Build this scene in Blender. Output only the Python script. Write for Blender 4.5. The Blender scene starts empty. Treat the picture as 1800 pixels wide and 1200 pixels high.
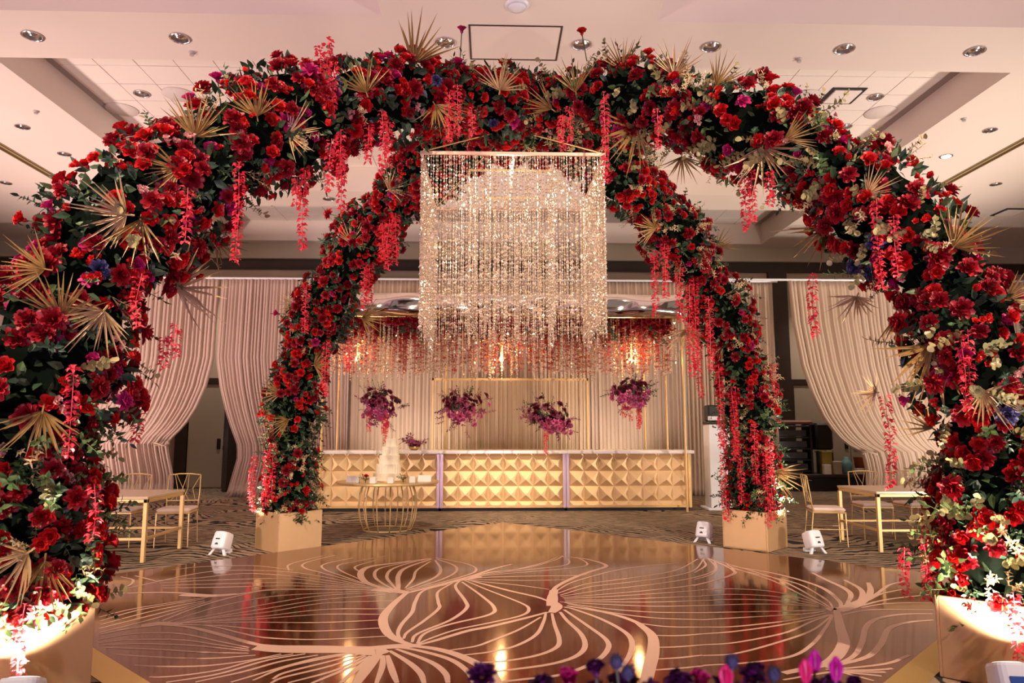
import bpy, math, random
import numpy as np
from mathutils import Vector, Matrix, Euler, Quaternion
rng = random.Random(7)
SC = bpy.context.scene
COL = SC.collection
PI = math.pi

# ------------------------------------------------------------------ camera
cam_d = bpy.data.cameras.new('camera'); cam = bpy.data.objects.new('camera', cam_d); COL.objects.link(cam)
cam_d.sensor_width = 36.0; cam_d.lens = 1270.0 / 1800.0 * 36.0
cam_d.clip_start = 0.05; cam_d.clip_end = 200
cam.location = (0, 0, 1.5)
cam.rotation_euler = (PI/2 + math.radians(7.047), 0, -math.radians(1.746))
cam_d.dof.use_dof = True; cam_d.dof.focus_distance = 6.5; cam_d.dof.aperture_fstop = 2.8
SC.camera = cam
# ------------------------------------------------------------------ view, world
vs = SC.view_settings
vs.view_transform = 'Standard'; vs.look = 'None'; vs.exposure = 0.0; vs.gamma = 1.0; vs.use_curve_mapping = False
SC.cycles.max_bounces = 7; SC.cycles.diffuse_bounces = 4; SC.cycles.glossy_bounces = 4; SC.cycles.transmission_bounces = 3
W = bpy.data.worlds.new('world'); SC.world = W; W.use_nodes = True
bg = W.node_tree.nodes['Background']; bg.inputs[0].default_value = (1.0, 0.80, 0.70, 1); bg.inputs[1].default_value = 0.22

def lamp(kind, name, loc, target, energy, color, **kw):
    d = bpy.data.lights.new(name, kind); d.energy = energy; d.color = color
    for k, v in kw.items(): setattr(d, k, v)
    o = bpy.data.objects.new(name, d); COL.objects.link(o); o.location = loc
    if target is not None:
        o.rotation_euler = (Vector(target) - Vector(loc)).to_track_quat('-Z', 'Y').to_euler()
    return o
WARM = (1.0, 0.78, 0.52); PINK = (1.0, 0.74, 0.66); LAV = (0.84, 0.58, 1.0); CREAM = (1.0, 0.84, 0.70)
def rad(a): return math.radians(a)
# added fill spots at floor level without fixtures, brightening the ceiling (outside the view)
lamp('SPOT', 'ceiling_fill', (-9.0, 3.0, 0.3), (0.0, 11.0, 6.8), 1900, PINK, spot_size=rad(110), spot_blend=1.0, shadow_soft_size=0.4)
lamp('SPOT', 'ceiling_fill', (9.5, 3.0, 0.3), (0.0, 11.0, 6.8), 1900, CREAM, spot_size=rad(110), spot_blend=1.0, shadow_soft_size=0.4)
lamp('SPOT', 'ceiling_fill', (-11.0, 11.0, 0.3), (-5.0, 14.0, 7.0), 2500, PINK, spot_size=rad(110), spot_blend=1.0, shadow_soft_size=0.4)
lamp('SPOT', 'ceiling_fill', (11.5, 11.0, 0.3), (5.0, 14.0, 7.0), 2300, CREAM, spot_size=rad(110), spot_blend=1.0, shadow_soft_size=0.4)
lamp('SPOT', 'ceiling_fill', (0.3, -3.5, 0.3), (0.3, 6.5, 7.0), 1500, LAV, spot_size=rad(100), spot_blend=1.0, shadow_soft_size=0.4)
lamp('SPOT', 'curtain_fill', (-9.2, 14.6, 0.3), (-8.4, 17.0, 3.0), 520, PINK, spot_size=rad(120), spot_blend=1.0, shadow_soft_size=0.2)  # added pair with no fixtures, brightens the side curtains
lamp('SPOT', 'curtain_fill', (10.4, 14.2, 0.3), (9.6, 16.6, 3.0), 520, CREAM, spot_size=rad(120), spot_blend=1.0, shadow_soft_size=0.2)
lamp('SPOT', 'doorway_fill', (-6.9, 18.5, 6.5), (-7.0, 18.9, 0), 420, CREAM, spot_size=rad(75), spot_blend=0.8, shadow_soft_size=0.1)  # added pair, no fitting in the ceiling, lifts the door areas
lamp('SPOT', 'doorway_fill', (9.2, 18.3, 6.5), (9.2, 18.9, 0), 420, CREAM, spot_size=rad(75), spot_blend=0.8, shadow_soft_size=0.1)
# bar downlights, then added spots without fixtures for the crystals and the arches
lamp('SPOT', 'aimed_spot', (-0.6, 9.06, 6.55), (-0.6, 13.9, 0.6), 950, WARM, spot_size=rad(50), spot_blend=0.8, shadow_soft_size=0.12)
lamp('SPOT', 'aimed_spot', (1.2, 9.02, 6.55), (1.6, 13.9, 0.6), 950, WARM, spot_size=rad(50), spot_blend=0.8, shadow_soft_size=0.12)
lamp('SPOT', 'aimed_spot', (-2.2, 1.0, 6.5), (0.2, 7.0, 3.2), 450, WARM, spot_size=rad(30), spot_blend=0.7, shadow_soft_size=0.1)
lamp('SPOT', 'aimed_spot', (3.0, 1.0, 6.5), (0.2, 7.0, 3.2), 450, WARM, spot_size=rad(30), spot_blend=0.7, shadow_soft_size=0.1)
lamp('SPOT', 'aimed_spot', (-4.5, -0.5, 6.4), (-2.4, 5.2, 2.6), 3400, (1.0, 0.82, 0.62), spot_size=rad(55), spot_blend=1.0, shadow_soft_size=0.15)
lamp('SPOT', 'aimed_spot', (5.0, -0.5, 6.4), (2.8, 5.2, 2.6), 3400, (1.0, 0.82, 0.62), spot_size=rad(55), spot_blend=1.0, shadow_soft_size=0.15)

# ------------------------------------------------------------------ materials
MATS = {}
def nt(m): return m.node_tree.nodes, m.node_tree.links
def mat(name, col, rough=0.6, metal=0.0, vary=0.0, scale=8.0, bump=0.0, spec=0.5, rnd=None, trans=0.0, coat=0.0, sheen=0.0):
    if name in MATS: return MATS[name]
    m = bpy.data.materials.new(name); m.use_nodes = True; N, L = nt(m); b = N['Principled BSDF']
    b.inputs['Roughness'].default_value = rough; b.inputs['Metallic'].default_value = metal
    b.inputs['Specular IOR Level'].default_value = spec
    if coat: b.inputs['Coat Weight'].default_value = coat; b.inputs['Coat Roughness'].default_value = 0.05
    if sheen: b.inputs['Sheen Weight'].default_value = sheen
    c1 = (*col, 1.0)
    b.inputs['Base Color'].default_value = c1
    out = None
    if vary > 0:
        tc = N.new('ShaderNodeTexCoord'); no = N.new('ShaderNodeTexNoise'); no.inputs['Scale'].default_value = scale; no.inputs['Detail'].default_value = 3
        L.new(tc.outputs['Object'], no.inputs['Vector'])
        mx = N.new('ShaderNodeMix'); mx.data_type = 'RGBA'
        mx.inputs[6].default_value = tuple(c * (1 - vary) for c in col) + (1,)
        mx.inputs[7].default_value = tuple(min(1, c * (1 + vary)) for c in col) + (1,)
        L.new(no.outputs['Fac'], mx.inputs[0]); out = mx.outputs[2]
        if bump:
            bp = N.new('ShaderNodeBump'); bp.inputs['Strength'].default_value = bump; bp.inputs['Distance'].default_value = 0.01
            L.new(no.outputs['Fac'], bp.inputs['Height']); L.new(bp.outputs['Normal'], b.inputs['Normal'])
    if rnd is not None:      # second colour reached by a per-object / per-piece random value
        oi = N.new('ShaderNodeObjectInfo'); ge = N.new('ShaderNodeNewGeometry')
        ad = N.new('ShaderNodeMath'); ad.operation = 'ADD'; L.new(oi.outputs['Random'], ad.inputs[0]); L.new(ge.outputs['Random Per Island'], ad.inputs[1])
        ml = N.new('ShaderNodeMath'); ml.operation = 'MULTIPLY'; ml.inputs[1].default_value = 0.5; L.new(ad.outputs[0], ml.inputs[0])
        mx = N.new('ShaderNodeMix'); mx.data_type = 'RGBA'
        if out: L.new(out, mx.inputs[6])
        else: mx.inputs[6].default_value = c1
        mx.inputs[7].default_value = (*rnd, 1); L.new(ml.outputs[0], mx.inputs[0]); out = mx.outputs[2]
    if out: L.new(out, b.inputs['Base Color'])
    if trans:
        tr = N.new('ShaderNodeBsdfTranslucent'); ms = N.new('ShaderNodeMixShader'); ms.inputs[0].default_value = trans
        if out: L.new(out, tr.inputs['Color'])
        else: tr.inputs['Color'].default_value = c1
        L.new(b.outputs[0], ms.inputs[1]); L.new(tr.outputs[0], ms.inputs[2]); L.new(ms.outputs[0], N['Material Output'].inputs['Surface'])
    MATS[name] = m
    return m
def emat(name, col, st):
    m = bpy.data.materials.new(name); m.use_nodes = True; N, L = nt(m); N.remove(N['Principled BSDF'])
    e = N.new('ShaderNodeEmission'); e.inputs[0].default_value = (*col, 1); e.inputs[1].default_value = st
    L.new(e.outputs[0], N['Material Output'].inputs['Surface']); return m

M_ceil = mat('painted_plaster', (0.80, 0.69, 0.63), 0.9, vary=0.05, scale=0.6)
M_tile = mat('ceiling_tile', (0.82, 0.73, 0.68), 0.95, vary=0.04, scale=30)
M_grid = mat('ceiling_grid', (0.42, 0.36, 0.34), 0.8)
M_wall = mat('wall_paint', (0.60, 0.50, 0.38), 0.85, vary=0.05, scale=1.0)
M_olive = mat('soffit_paint', (0.50, 0.43, 0.33), 0.85, vary=0.05, scale=1.0)
M_dark = mat('dark_wood', (0.045, 0.028, 0.02), 0.5, vary=0.3, scale=4)
M_door = mat('door_laminate', (0.52, 0.45, 0.34), 0.55, vary=0.06, scale=2)
M_black = mat('black_plastic', (0.012, 0.012, 0.014), 0.45)
M_chrome = mat('reflector', (0.75, 0.72, 0.74), 0.22, metal=1.0)
M_white = mat('white_plastic', (0.80, 0.80, 0.86), 0.35)
M_gold = mat('brushed_gold', (0.83, 0.56, 0.24), 0.34, metal=0.85, vary=0.06, scale=40)
M_goldpaint = mat('gold_planter', (0.66, 0.42, 0.22), 0.42, metal=0.45, vary=0.07, scale=6, bump=0.05)
M_goldframe = mat('gold_metal_frame', (0.72, 0.49, 0.22), 0.4, metal=0.4)
M_pyr = mat('gold_pyramid_panel', (0.78, 0.55, 0.30), 0.40, metal=0.45, vary=0.05, scale=12)
M_silver = mat('rose_silver_post', (0.72, 0.58, 0.58), 0.3, metal=0.8)
M_marble = None
M_trim = mat('gold_edge_trim', (0.78, 0.52, 0.16), 0.28, metal=0.9)
M_decal = mat('copper_line_decal', (0.72, 0.45, 0.35), 0.35, metal=0.0)
M_drape = mat('blush_drape', (0.70, 0.52, 0.45), 0.85, sheen=0.3, trans=0.25)
M_drape2 = mat('champagne_drape', (0.70, 0.54, 0.42), 0.85, sheen=0.3, trans=0.25)
M_fringe = mat('gold_fringe', (0.62, 0.46, 0.30), 0.5, metal=0.15)
M_cushion = mat('blush_cushion', (0.80, 0.64, 0.57), 0.9)
M_cake = mat('ivory_icing', (0.92, 0.82, 0.62), 0.6, vary=0.05, scale=20)
M_card = mat('white_card', (0.92, 0.88, 0.80), 0.7)
M_crystal = mat('champagne_crystal', (1.0, 0.92, 0.82), 0.14, metal=0.75, rnd=(0.95, 0.76, 0.55))
M_thread = mat('strand_thread', (0.90, 0.72, 0.52), 0.4, metal=0.4)
M_mirror = mat('mirror_foil', (0.93, 0.82, 0.78), 0.08, metal=1.0, vary=0.02, scale=2, bump=0.35)
M_foil2 = mat('mirror_gold', (0.9, 0.68, 0.36), 0.12, metal=1.0)
# plants
R_rose = mat('rose_red', (0.72, 0.016, 0.010), 0.45, rnd=(0.42, 0.004, 0.010), trans=0.12)
R_peony = mat('peony_burgundy', (0.20, 0.003, 0.010), 0.5, rnd=(0.42, 0.006, 0.014), trans=0.1)
R_spray = mat('spray_scarlet', (0.78, 0.025, 0.012), 0.45, rnd=(0.48, 0.006, 0.012), trans=0.12)
R_mag = mat('magenta_petal', (0.42, 0.01, 0.13), 0.5, rnd=(0.60, 0.02, 0.14), trans=0.12)
R_tulip = mat('tulip_red', (0.75, 0.03, 0.015), 0.42, rnd=(0.55, 0.008, 0.02), trans=0.15)
R_strand = mat('strand_coral', (0.90, 0.10, 0.13), 0.5, rnd=(0.80, 0.03, 0.06), trans=0.15)
R_blush = mat('blush_petal', (0.75, 0.33, 0.30), 0.5, rnd=(0.80, 0.45, 0.35), trans=0.12)
R_blue = mat('blue_lit_tone', (0.03, 0.03, 0.10), 0.6, rnd=(0.07, 0.06, 0.16))  # blue light on floral foam, put into the colour
G_leaf = mat('dark_leaf', (0.014, 0.040, 0.022), 0.42, rnd=(0.04, 0.075, 0.03), trans=0.1)
G_leaf2 = mat('green_leaf', (0.06, 0.12, 0.03), 0.42, rnd=(0.12, 0.17, 0.06), trans=0.15)
G_euc = mat('gold_eucalyptus', (0.36, 0.27, 0.11), 0.5, metal=0.05, rnd=(0.13, 0.14, 0.055))
G_fern = mat('dried_fern', (0.50, 0.35, 0.16), 0.5, metal=0.1, rnd=(0.58, 0.42, 0.22))
G_palm = mat('gold_palm', (0.42, 0.25, 0.08), 0.4, metal=0.2, rnd=(0.26, 0.15, 0.05))
G_palm2 = mat('pale_palm', (0.62, 0.43, 0.22), 0.42, metal=0.15, rnd=(0.40, 0.25, 0.10))
G_stem = mat('plant_stem', (0.07, 0.09, 0.03), 0.6)
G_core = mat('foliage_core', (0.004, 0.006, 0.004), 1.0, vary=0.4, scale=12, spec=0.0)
R_purple = mat('purple_petal', (0.10, 0.006, 0.08), 0.5, rnd=(0.05, 0.004, 0.05))
R_fuchsia = mat('fuchsia_tulip', (0.55, 0.015, 0.42), 0.4, rnd=(0.70, 0.02, 0.30), trans=0.2)
R_thistle = mat('thistle_blue', (0.05, 0.05, 0.11), 0.7)

def carpet_mat():
    m = bpy.data.materials.new('zebra_carpet'); m.use_nodes = True; N, L = nt(m); b = N['Principled BSDF']; b.inputs['Roughness'].default_value = 0.95
    b.inputs['Specular IOR Level'].default_value = 0.1
    tc = N.new('ShaderNodeTexCoord')
    n1 = N.new('ShaderNodeTexNoise'); n1.inputs['Scale'].default_value = 0.33; n1.inputs['Detail'].default_value = 2; L.new(tc.outputs['Object'], n1.inputs['Vector'])
    n2 = N.new('ShaderNodeTexNoise'); n2.inputs['Scale'].default_value = 3.2; n2.inputs['Detail'].default_value = 2; L.new(tc.outputs['Object'], n2.inputs['Vector'])
    s1 = N.new('ShaderNodeVectorMath'); s1.operation = 'SCALE'; s1.inputs[3].default_value = 4.0; L.new(n1.outputs['Color'], s1.inputs[0])
    s2 = N.new('ShaderNodeVectorMath'); s2.operation = 'SCALE'; s2.inputs[3].default_value = 0.16; L.new(n2.outputs['Color'], s2.inputs[0])
    a1 = N.new('ShaderNodeVectorMath'); L.new(tc.outputs['Object'], a1.inputs[0]); L.new(s1.outputs[0], a1.inputs[1])
    a2 = N.new('ShaderNodeVectorMath'); L.new(a1.outputs[0], a2.inputs[0]); L.new(s2.outputs[0], a2.inputs[1])
    mp = N.new('ShaderNodeMapping'); mp.inputs['Rotation'].default_value = (0, 0, 0.5); L.new(a2.outputs[0], mp.inputs['Vector'])
    wv = N.new('ShaderNodeTexWave'); wv.bands_direction = 'Y'; wv.inputs['Scale'].default_value = 2.6; wv.inputs['Distortion'].default_value = 2.2; wv.inputs['Detail'].default_value = 2; wv.inputs['Detail Scale'].default_value = 1.6
    L.new(mp.outputs[0], wv.inputs['Vector'])
    cr = N.new('ShaderNodeValToRGB'); cr.color_ramp.elements[0].position = 0.30; cr.color_ramp.elements[0].color = (0.030, 0.034, 0.036, 1)
    cr.color_ramp.elements[1].position = 0.42; cr.color_ramp.elements[1].color = (0.36, 0.26, 0.18, 1)
    n3 = N.new('ShaderNodeTexNoise'); n3.inputs['Scale'].default_value = 5.0; n3.inputs['Detail'].default_value = 1; L.new(tc.outputs['Object'], n3.inputs['Vector'])
    mr = N.new('ShaderNodeMapRange'); mr.inputs[1].default_value = .3; mr.inputs[2].default_value = .7; mr.inputs[3].default_value = -.22; mr.inputs[4].default_value = .28; L.new(n3.outputs['Fac'], mr.inputs[0])
    ad = N.new('ShaderNodeMath'); L.new(wv.outputs['Fac'], ad.inputs[0]); L.new(mr.outputs[0], ad.inputs[1])
    L.new(ad.outputs[0], cr.inputs[0]); L.new(cr.outputs[0], b.inputs['Base Color']); return m
M_carpet = carpet_mat()
def floor_mat():
    m = bpy.data.materials.new('bronze_gloss_vinyl'); m.use_nodes = True; N, L = nt(m); b = N['Principled BSDF']
    b.inputs['Roughness'].default_value = 0.09; b.inputs['Metallic'].default_value = 0.55; b.inputs['Coat Weight'].default_value = 0.15; b.inputs['Coat Roughness'].default_value = 0.06
    tc = N.new('ShaderNodeTexCoord'); n1 = N.new('ShaderNodeTexNoise'); n1.inputs['Scale'].default_value = 0.8; n1.inputs['Detail'].default_value = 4; L.new(tc.outputs['Object'], n1.inputs['Vector'])
    cr = N.new('ShaderNodeValToRGB'); cr.color_ramp.elements[0].position = 0.3; cr.color_ramp.elements[0].color = (0.15, 0.036, 0.015, 1)
    cr.color_ramp.elements[1].position = 0.72; cr.color_ramp.elements[1].color = (0.23, 0.075, 0.027, 1)
    L.new(n1.outputs['Fac'], cr.inputs[0]); L.new(cr.outputs[0], b.inputs['Base Color'])
    n2 = N.new('ShaderNodeTexNoise'); n2.inputs['Scale'].default_value = 2.5; L.new(tc.outputs['Object'], n2.inputs['Vector'])
    bp = N.new('ShaderNodeBump'); bp.inputs['Strength'].default_value = 0.04; bp.inputs['Distance'].default_value = 0.02; L.new(n2.outputs['Fac'], bp.inputs['Height']); L.new(bp.outputs['Normal'], b.inputs['Normal'])
    return m
M_floor = floor_mat()
def marble_mat():
    m = bpy.data.materials.new('white_marble'); m.use_nodes = True; N, L = nt(m); b = N['Principled BSDF']; b.inputs['Roughness'].default_value = 0.15
    tc = N.new('ShaderNodeTexCoord'); wv = N.new('ShaderNodeTexWave'); wv.inputs['Scale'].default_value = 0.7; wv.inputs['Distortion'].default_value = 14; wv.inputs['Detail'].default_value = 4; L.new(tc.outputs['Object'], wv.inputs['Vector'])
    cr = N.new('ShaderNodeValToRGB'); cr.color_ramp.elements[0].position = 0.0; cr.color_ramp.elements[0].color = (0.55, 0.48, 0.46, 1); cr.color_ramp.elements[1].position = 0.12; cr.color_ramp.elements[1].color = (0.88, 0.82, 0.80, 1)
    L.new(wv.outputs['Fac'], cr.inputs[0]); L.new(cr.outputs[0], b.inputs['Base Color']); return m
M_marble = marble_mat()

# ------------------------------------------------------------------ mesh helpers
class MB:
    def __init__(s): s.v = []; s.f = []
    def add(s, V, F):
        o = len(s.v); s.v.extend([tuple(p) for p in V]); s.f.extend([tuple(i + o for i in f) for f in F]); return s
    def box(s, x0, x1, y0, y1, z0, z1):
        return s.add([(x0,y0,z0),(x1,y0,z0),(x1,y1,z0),(x0,y1,z0),(x0,y0,z1),(x1,y0,z1),(x1,y1,z1),(x0,y1,z1)],
                     [(0,3,2,1),(4,5,6,7),(0,1,5,4),(1,2,6,5),(2,3,7,6),(3,0,4,7)])
    def bbox(s, x0, x1, y0, y1, z0, z1, b):      # box with chamfered edges
        xs=(x0,x1); ys=(y0,y1); zs=(z0,z1); V=[]; idx={}
        for i in (0,1):
            for j in (0,1):
                for k in (0,1):
                    sx = b if i==0 else -b; sy = b if j==0 else -b; sz = b if k==0 else -b
                    for a,p in enumerate(((xs[i],ys[j]+sy,zs[k]+sz),(xs[i]+sx,ys[j],zs[k]+sz),(xs[i]+sx,ys[j]+sy,zs[k]))):
                        idx[(i,j,k,a)] = len(V); V.append(p)
        I = lambda i,j,k,a: idx[(i,j,k,a)]
        F = []
        for i in (0,1): F.append([I(i,0,0,0),I(i,1,0,0),I(i,1,1,0),I(i,0,1,0)])
        for j in (0,1): F.append([I(0,j,0,1),I(1,j,0,1),I(1,j,1,1),I(0,j,1,1)])
        for k in (0,1): F.append([I(0,0,k,2),I(1,0,k,2),I(1,1,k,2),I(0,1,k,2)])
        for i in (0,1):
            for j in (0,1): F.append([I(i,j,0,0),I(i,j,0,1),I(i,j,1,1),I(i,j,1,0)])
        for i in (0,1):
            for k in (0,1): F.append([I(i,0,k,0),I(i,0,k,2),I(i,1,k,2),I(i,1,k,0)])
        for j in (0,1):
            for k in (0,1): F.append([I(0,j,k,1),I(0,j,k,2),I(1,j,k,2),I(1,j,k,1)])
        for i in (0,1):
            for j in (0,1):
                for k in (0,1): F.append([I(i,j,k,0),I(i,j,k,1),I(i,j,k,2)])
        return s.add(V, F)
    def tube(s, pts, r, n=6, cap=True):
        pts = [Vector(p) for p in pts]; m = len(pts); V = []; F = []
        rs = r if isinstance(r, (list, tuple)) else [r] * m
        up = Vector((0, 0, 1)); prev = None
        for i, p in enumerate(pts):
            t = (pts[min(i+1, m-1)] - pts[max(i-1, 0)]).normalized()
            if prev is None: a = t.orthogonal().normalized()
            else: a = (prev - t * prev.dot(t)).normalized()
            prev = a; b = t.cross(a)
            for k in range(n):
                an = 2 * PI * k / n; V.append(p + (a * math.cos(an) + b * math.sin(an)) * rs[i])
        for i in range(m - 1):
            for k in range(n): F.append((i*n+k, i*n+(k+1) % n, (i+1)*n+(k+1) % n, (i+1)*n+k))
        if cap: F.append(tuple(range(n))[::-1]); F.append(tuple(range((m-1)*n, m*n)))
        return s.add(V, F)
    def lathe(s, prof, n=24, c=(0, 0, 0), cap=True):
        V = []; F = []
        for r, z in prof:
            for k in range(n): a = 2*PI*k/n; V.append((c[0]+r*math.cos(a), c[1]+r*math.sin(a), c[2]+z))
        for i in range(len(prof)-1):
            for k in range(n): F.append((i*n+k, i*n+(k+1) % n, (i+1)*n+(k+1) % n, (i+1)*n+k))
        if cap: F.append(tuple(range(n))[::-1]); F.append(tuple(range((len(prof)-1)*n, len(prof)*n)))
        return s.add(V, F)
    def xf(s, M, start=0):
        for i in range(start, len(s.v)): s.v[i] = tuple(M @ Vector(s.v[i]))
        return s
    def mesh(s, name, m, smooth=False):
        me = bpy.data.meshes.new(name); me.from_pydata(s.v, [], s.f); me.materials.append(m)
        if smooth: me.polygons.foreach_set('use_smooth', [True] * len(me.polygons))
        me.update(); return me
def obj(name, data, parent=None, loc=None, rot=None, scale=None):
    o = bpy.data.objects.new(name, data); COL.objects.link(o)
    if parent is not None: o.parent = parent
    if loc is not None: o.location = loc
    if rot is not None: o.rotation_euler = rot
    if scale is not None: o.scale = (scale,)*3 if isinstance(scale, (int, float)) else scale
    return o
def build(name, mb, m, parent=None, smooth=False, **kw): return obj(name, mb.mesh(name, m, smooth), parent, **kw)
def tag(o, label, cat, group=None, kind=None):
    o['label'] = label; o['category'] = cat
    if group: o['group'] = group
    if kind: o['kind'] = kind
    return o
def thing(name, label, cat, loc=(0, 0, 0), rz=0.0, group=None):
    o = bpy.data.objects.new(name, None); COL.objects.link(o); o.location = loc; o.rotation_euler = (0, 0, rz); o.empty_display_size = 0.1
    return tag(o, label, cat, group)
def struct(name, mb, m, parent=None, smooth=False):
    o = build(name, mb, m, parent, smooth)
    if parent is None: o['kind'] = 'structure'
    return o
def copy_tree(o, parent=None):
    c = o.copy(); COL.objects.link(c); c.parent = parent
    for ch in o.children: copy_tree(ch, c)
    return c
ORD = ['first', 'second', 'third', 'fourth', 'fifth', 'sixth', 'seventh', 'eighth', 'ninth', 'tenth']
def catmull(P, n):
    P = [np.array(p, float) for p in P]
    if len(P) == 2: return [P[0] + (P[1]-P[0]) * k / n for k in range(n+1)]
    P = [2*P[0]-P[1]] + P + [2*P[-1]-P[-2]]; out = []
    for i in range(1, len(P)-2):
        a, b, c, d = P[i-1:i+3]
        for k in range(n):
            t = k / n; out.append(.5*((2*b)+(c-a)*t+(2*a-5*b+4*c-d)*t*t+(3*b-a-3*c+d)*t**3))
    out.append(P[-2]); return out

FANS = [[-1.94, 4.61, 3.48, 0.33, -0.47, 0.89, 0.28, "FL"],
 [-2.26, 4.29, 2.8, -1.01, -0.33, 0.04, 0.29, "FL"],
 [-2.15, 4.37, 2.73, -0.01, -0.22, -1.04, 0.28, "FL"],
 [-2.45, 4.14, 2.2, 0.16, -0.47, 0.93, 0.26, "FL"],
 [-2.06, 4.9, 2.47, 0.99, -0.38, -0.04, 0.41, "FL"],
 [-1.92, 5.09, 2.82, 0.81, -0.3, -0.61, 0.24, "FL"],
 [-2.48, 4.09, 1.55, -0.01, -0.22, -1.04, 0.27, "FL"],
 [-2.53, 4.07, 0.81, -0.77, -0.25, -0.68, 0.27, "FL"],
 [-2.43, 4.14, 0.74, 0.08, -0.23, -1.03, 0.26, "FL"],
 [-1.64, 4.85, 3.73, -0.1, -0.47, 0.95, 0.24, "FL"],
 [-1.41, 5.03, 3.63, 0.98, -0.39, 0.04, 0.25, "FL"],
 [-0.62, 5.77, 4.65, 0.49, -0.47, 0.82, 0.38, "FL"],
 [-0.45, 5.91, 4.22, 0.49, -0.26, -0.9, 0.29, "FL"],
 [0.09, 6.27, 4.66, 0.16, -0.47, 0.93, 0.29, "FL"],
 [0.52, 6.44, 4.53, -0.88, -0.38, 0.45, 0.29, "FR"],
 [1.16, 5.97, 4.71, -0.05, -0.47, 0.95, 0.28, "FR"],
 [1.55, 5.65, 4.5, 0.33, -0.47, 0.89, 0.28, "FR"],
 [1.82, 5.4, 4.27, 0.49, -0.47, 0.82, 0.25, "FR"],
 [1.24, 6.05, 4.09, -0.51, -0.23, -0.9, 0.4, "FR"],
 [2.04, 5.15, 3.54, -0.09, -0.22, -1.03, 0.38, "FR"],
 [2.19, 4.98, 3.63, 0.93, -0.42, 0.3, 0.23, "FR"],
 [1.66, 5.98, 3.81, -0.01, -0.22, -1.04, 0.25, "FR"],
 [2.58, 4.63, 3.11, 0.85, -0.43, 0.45, 0.19, "FR"],
 [2.44, 5.15, 2.95, -0.77, -0.25, -0.68, 0.34, "FR"],
 [3.0, 4.4, 2.71, 0.63, -0.46, 0.72, 0.29, "FR"],
 [2.59, 5.0, 2.41, -0.58, -0.23, -0.86, 0.24, "FR"],
 [2.73, 4.7, 2.22, -0.01, -0.22, -1.04, 0.23, "FR"],
 [2.8, 4.5, 1.96, -0.35, -0.22, -0.98, 0.4, "FR"],
 [2.62, 4.9, 1.76, -1.01, -0.32, -0.04, 0.2, "FR"],
 [2.82, 4.61, 1.54, -0.88, -0.38, 0.45, 0.24, "FR"],
 [-2.61, 4.14, 2.43, -1.0, -0.34, 0.13, 0.24, "FL"],
 [-2.3, 4.25, 2.15, -0.51, -0.23, -0.9, 0.27, "FL"],
 [3.25, 4.33, 2.33, 0.85, -0.43, 0.45, 0.21, "FR"],
 [-2.03, 4.48, 3.14, -0.95, -0.28, -0.38, 0.22, "FL"],
 [-2.54, 9.14, 3.09, -1.01, -0.32, -0.04, 0.25, "BL"],
 [-2.71, 9.26, 1.98, -1.01, -0.32, -0.04, 0.29, "BL"],
 [-1.59, 9.28, 2.94, 0.99, -0.38, -0.04, 0.33, "BL"],
 [2.57, 9.35, 2.74, -0.18, -0.22, -1.02, 0.41, "BR"],
 [3.7, 9.27, 0.94, 0.9, -0.32, -0.46, 0.4, "BR"],
 [1.87, 8.14, 3.85, -1.01, -0.32, -0.04, 0.3, "BR"],
 [-1.62, 8.35, 3.74, 0.49, -0.47, 0.82, 0.27, "BL"],
 [2.84, 8.66, 3.79, 0.75, -0.45, 0.59, 0.25, "BR"],
 [-2.19, 9.25, 2.34, 0.97, -0.4, 0.13, 0.29, "BL"],
 [-1.1, 7.88, 4.21, 0.93, -0.42, 0.3, 0.26, "BL"],
 [-2.59, 9.24, 1.62, -0.95, -0.28, -0.38, 0.29, "BL"],
 [-0.99, 5.35, 4.16, -0.36, -0.45, 0.89, 0.26, "FL"],
 [3.0, 4.26, 1.69, 0.49, -0.26, -0.9, 0.24, "FR"],
 [0.76, 6.2, 4.61, -0.19, -0.46, 0.93, 0.28, "FR"]]
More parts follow.
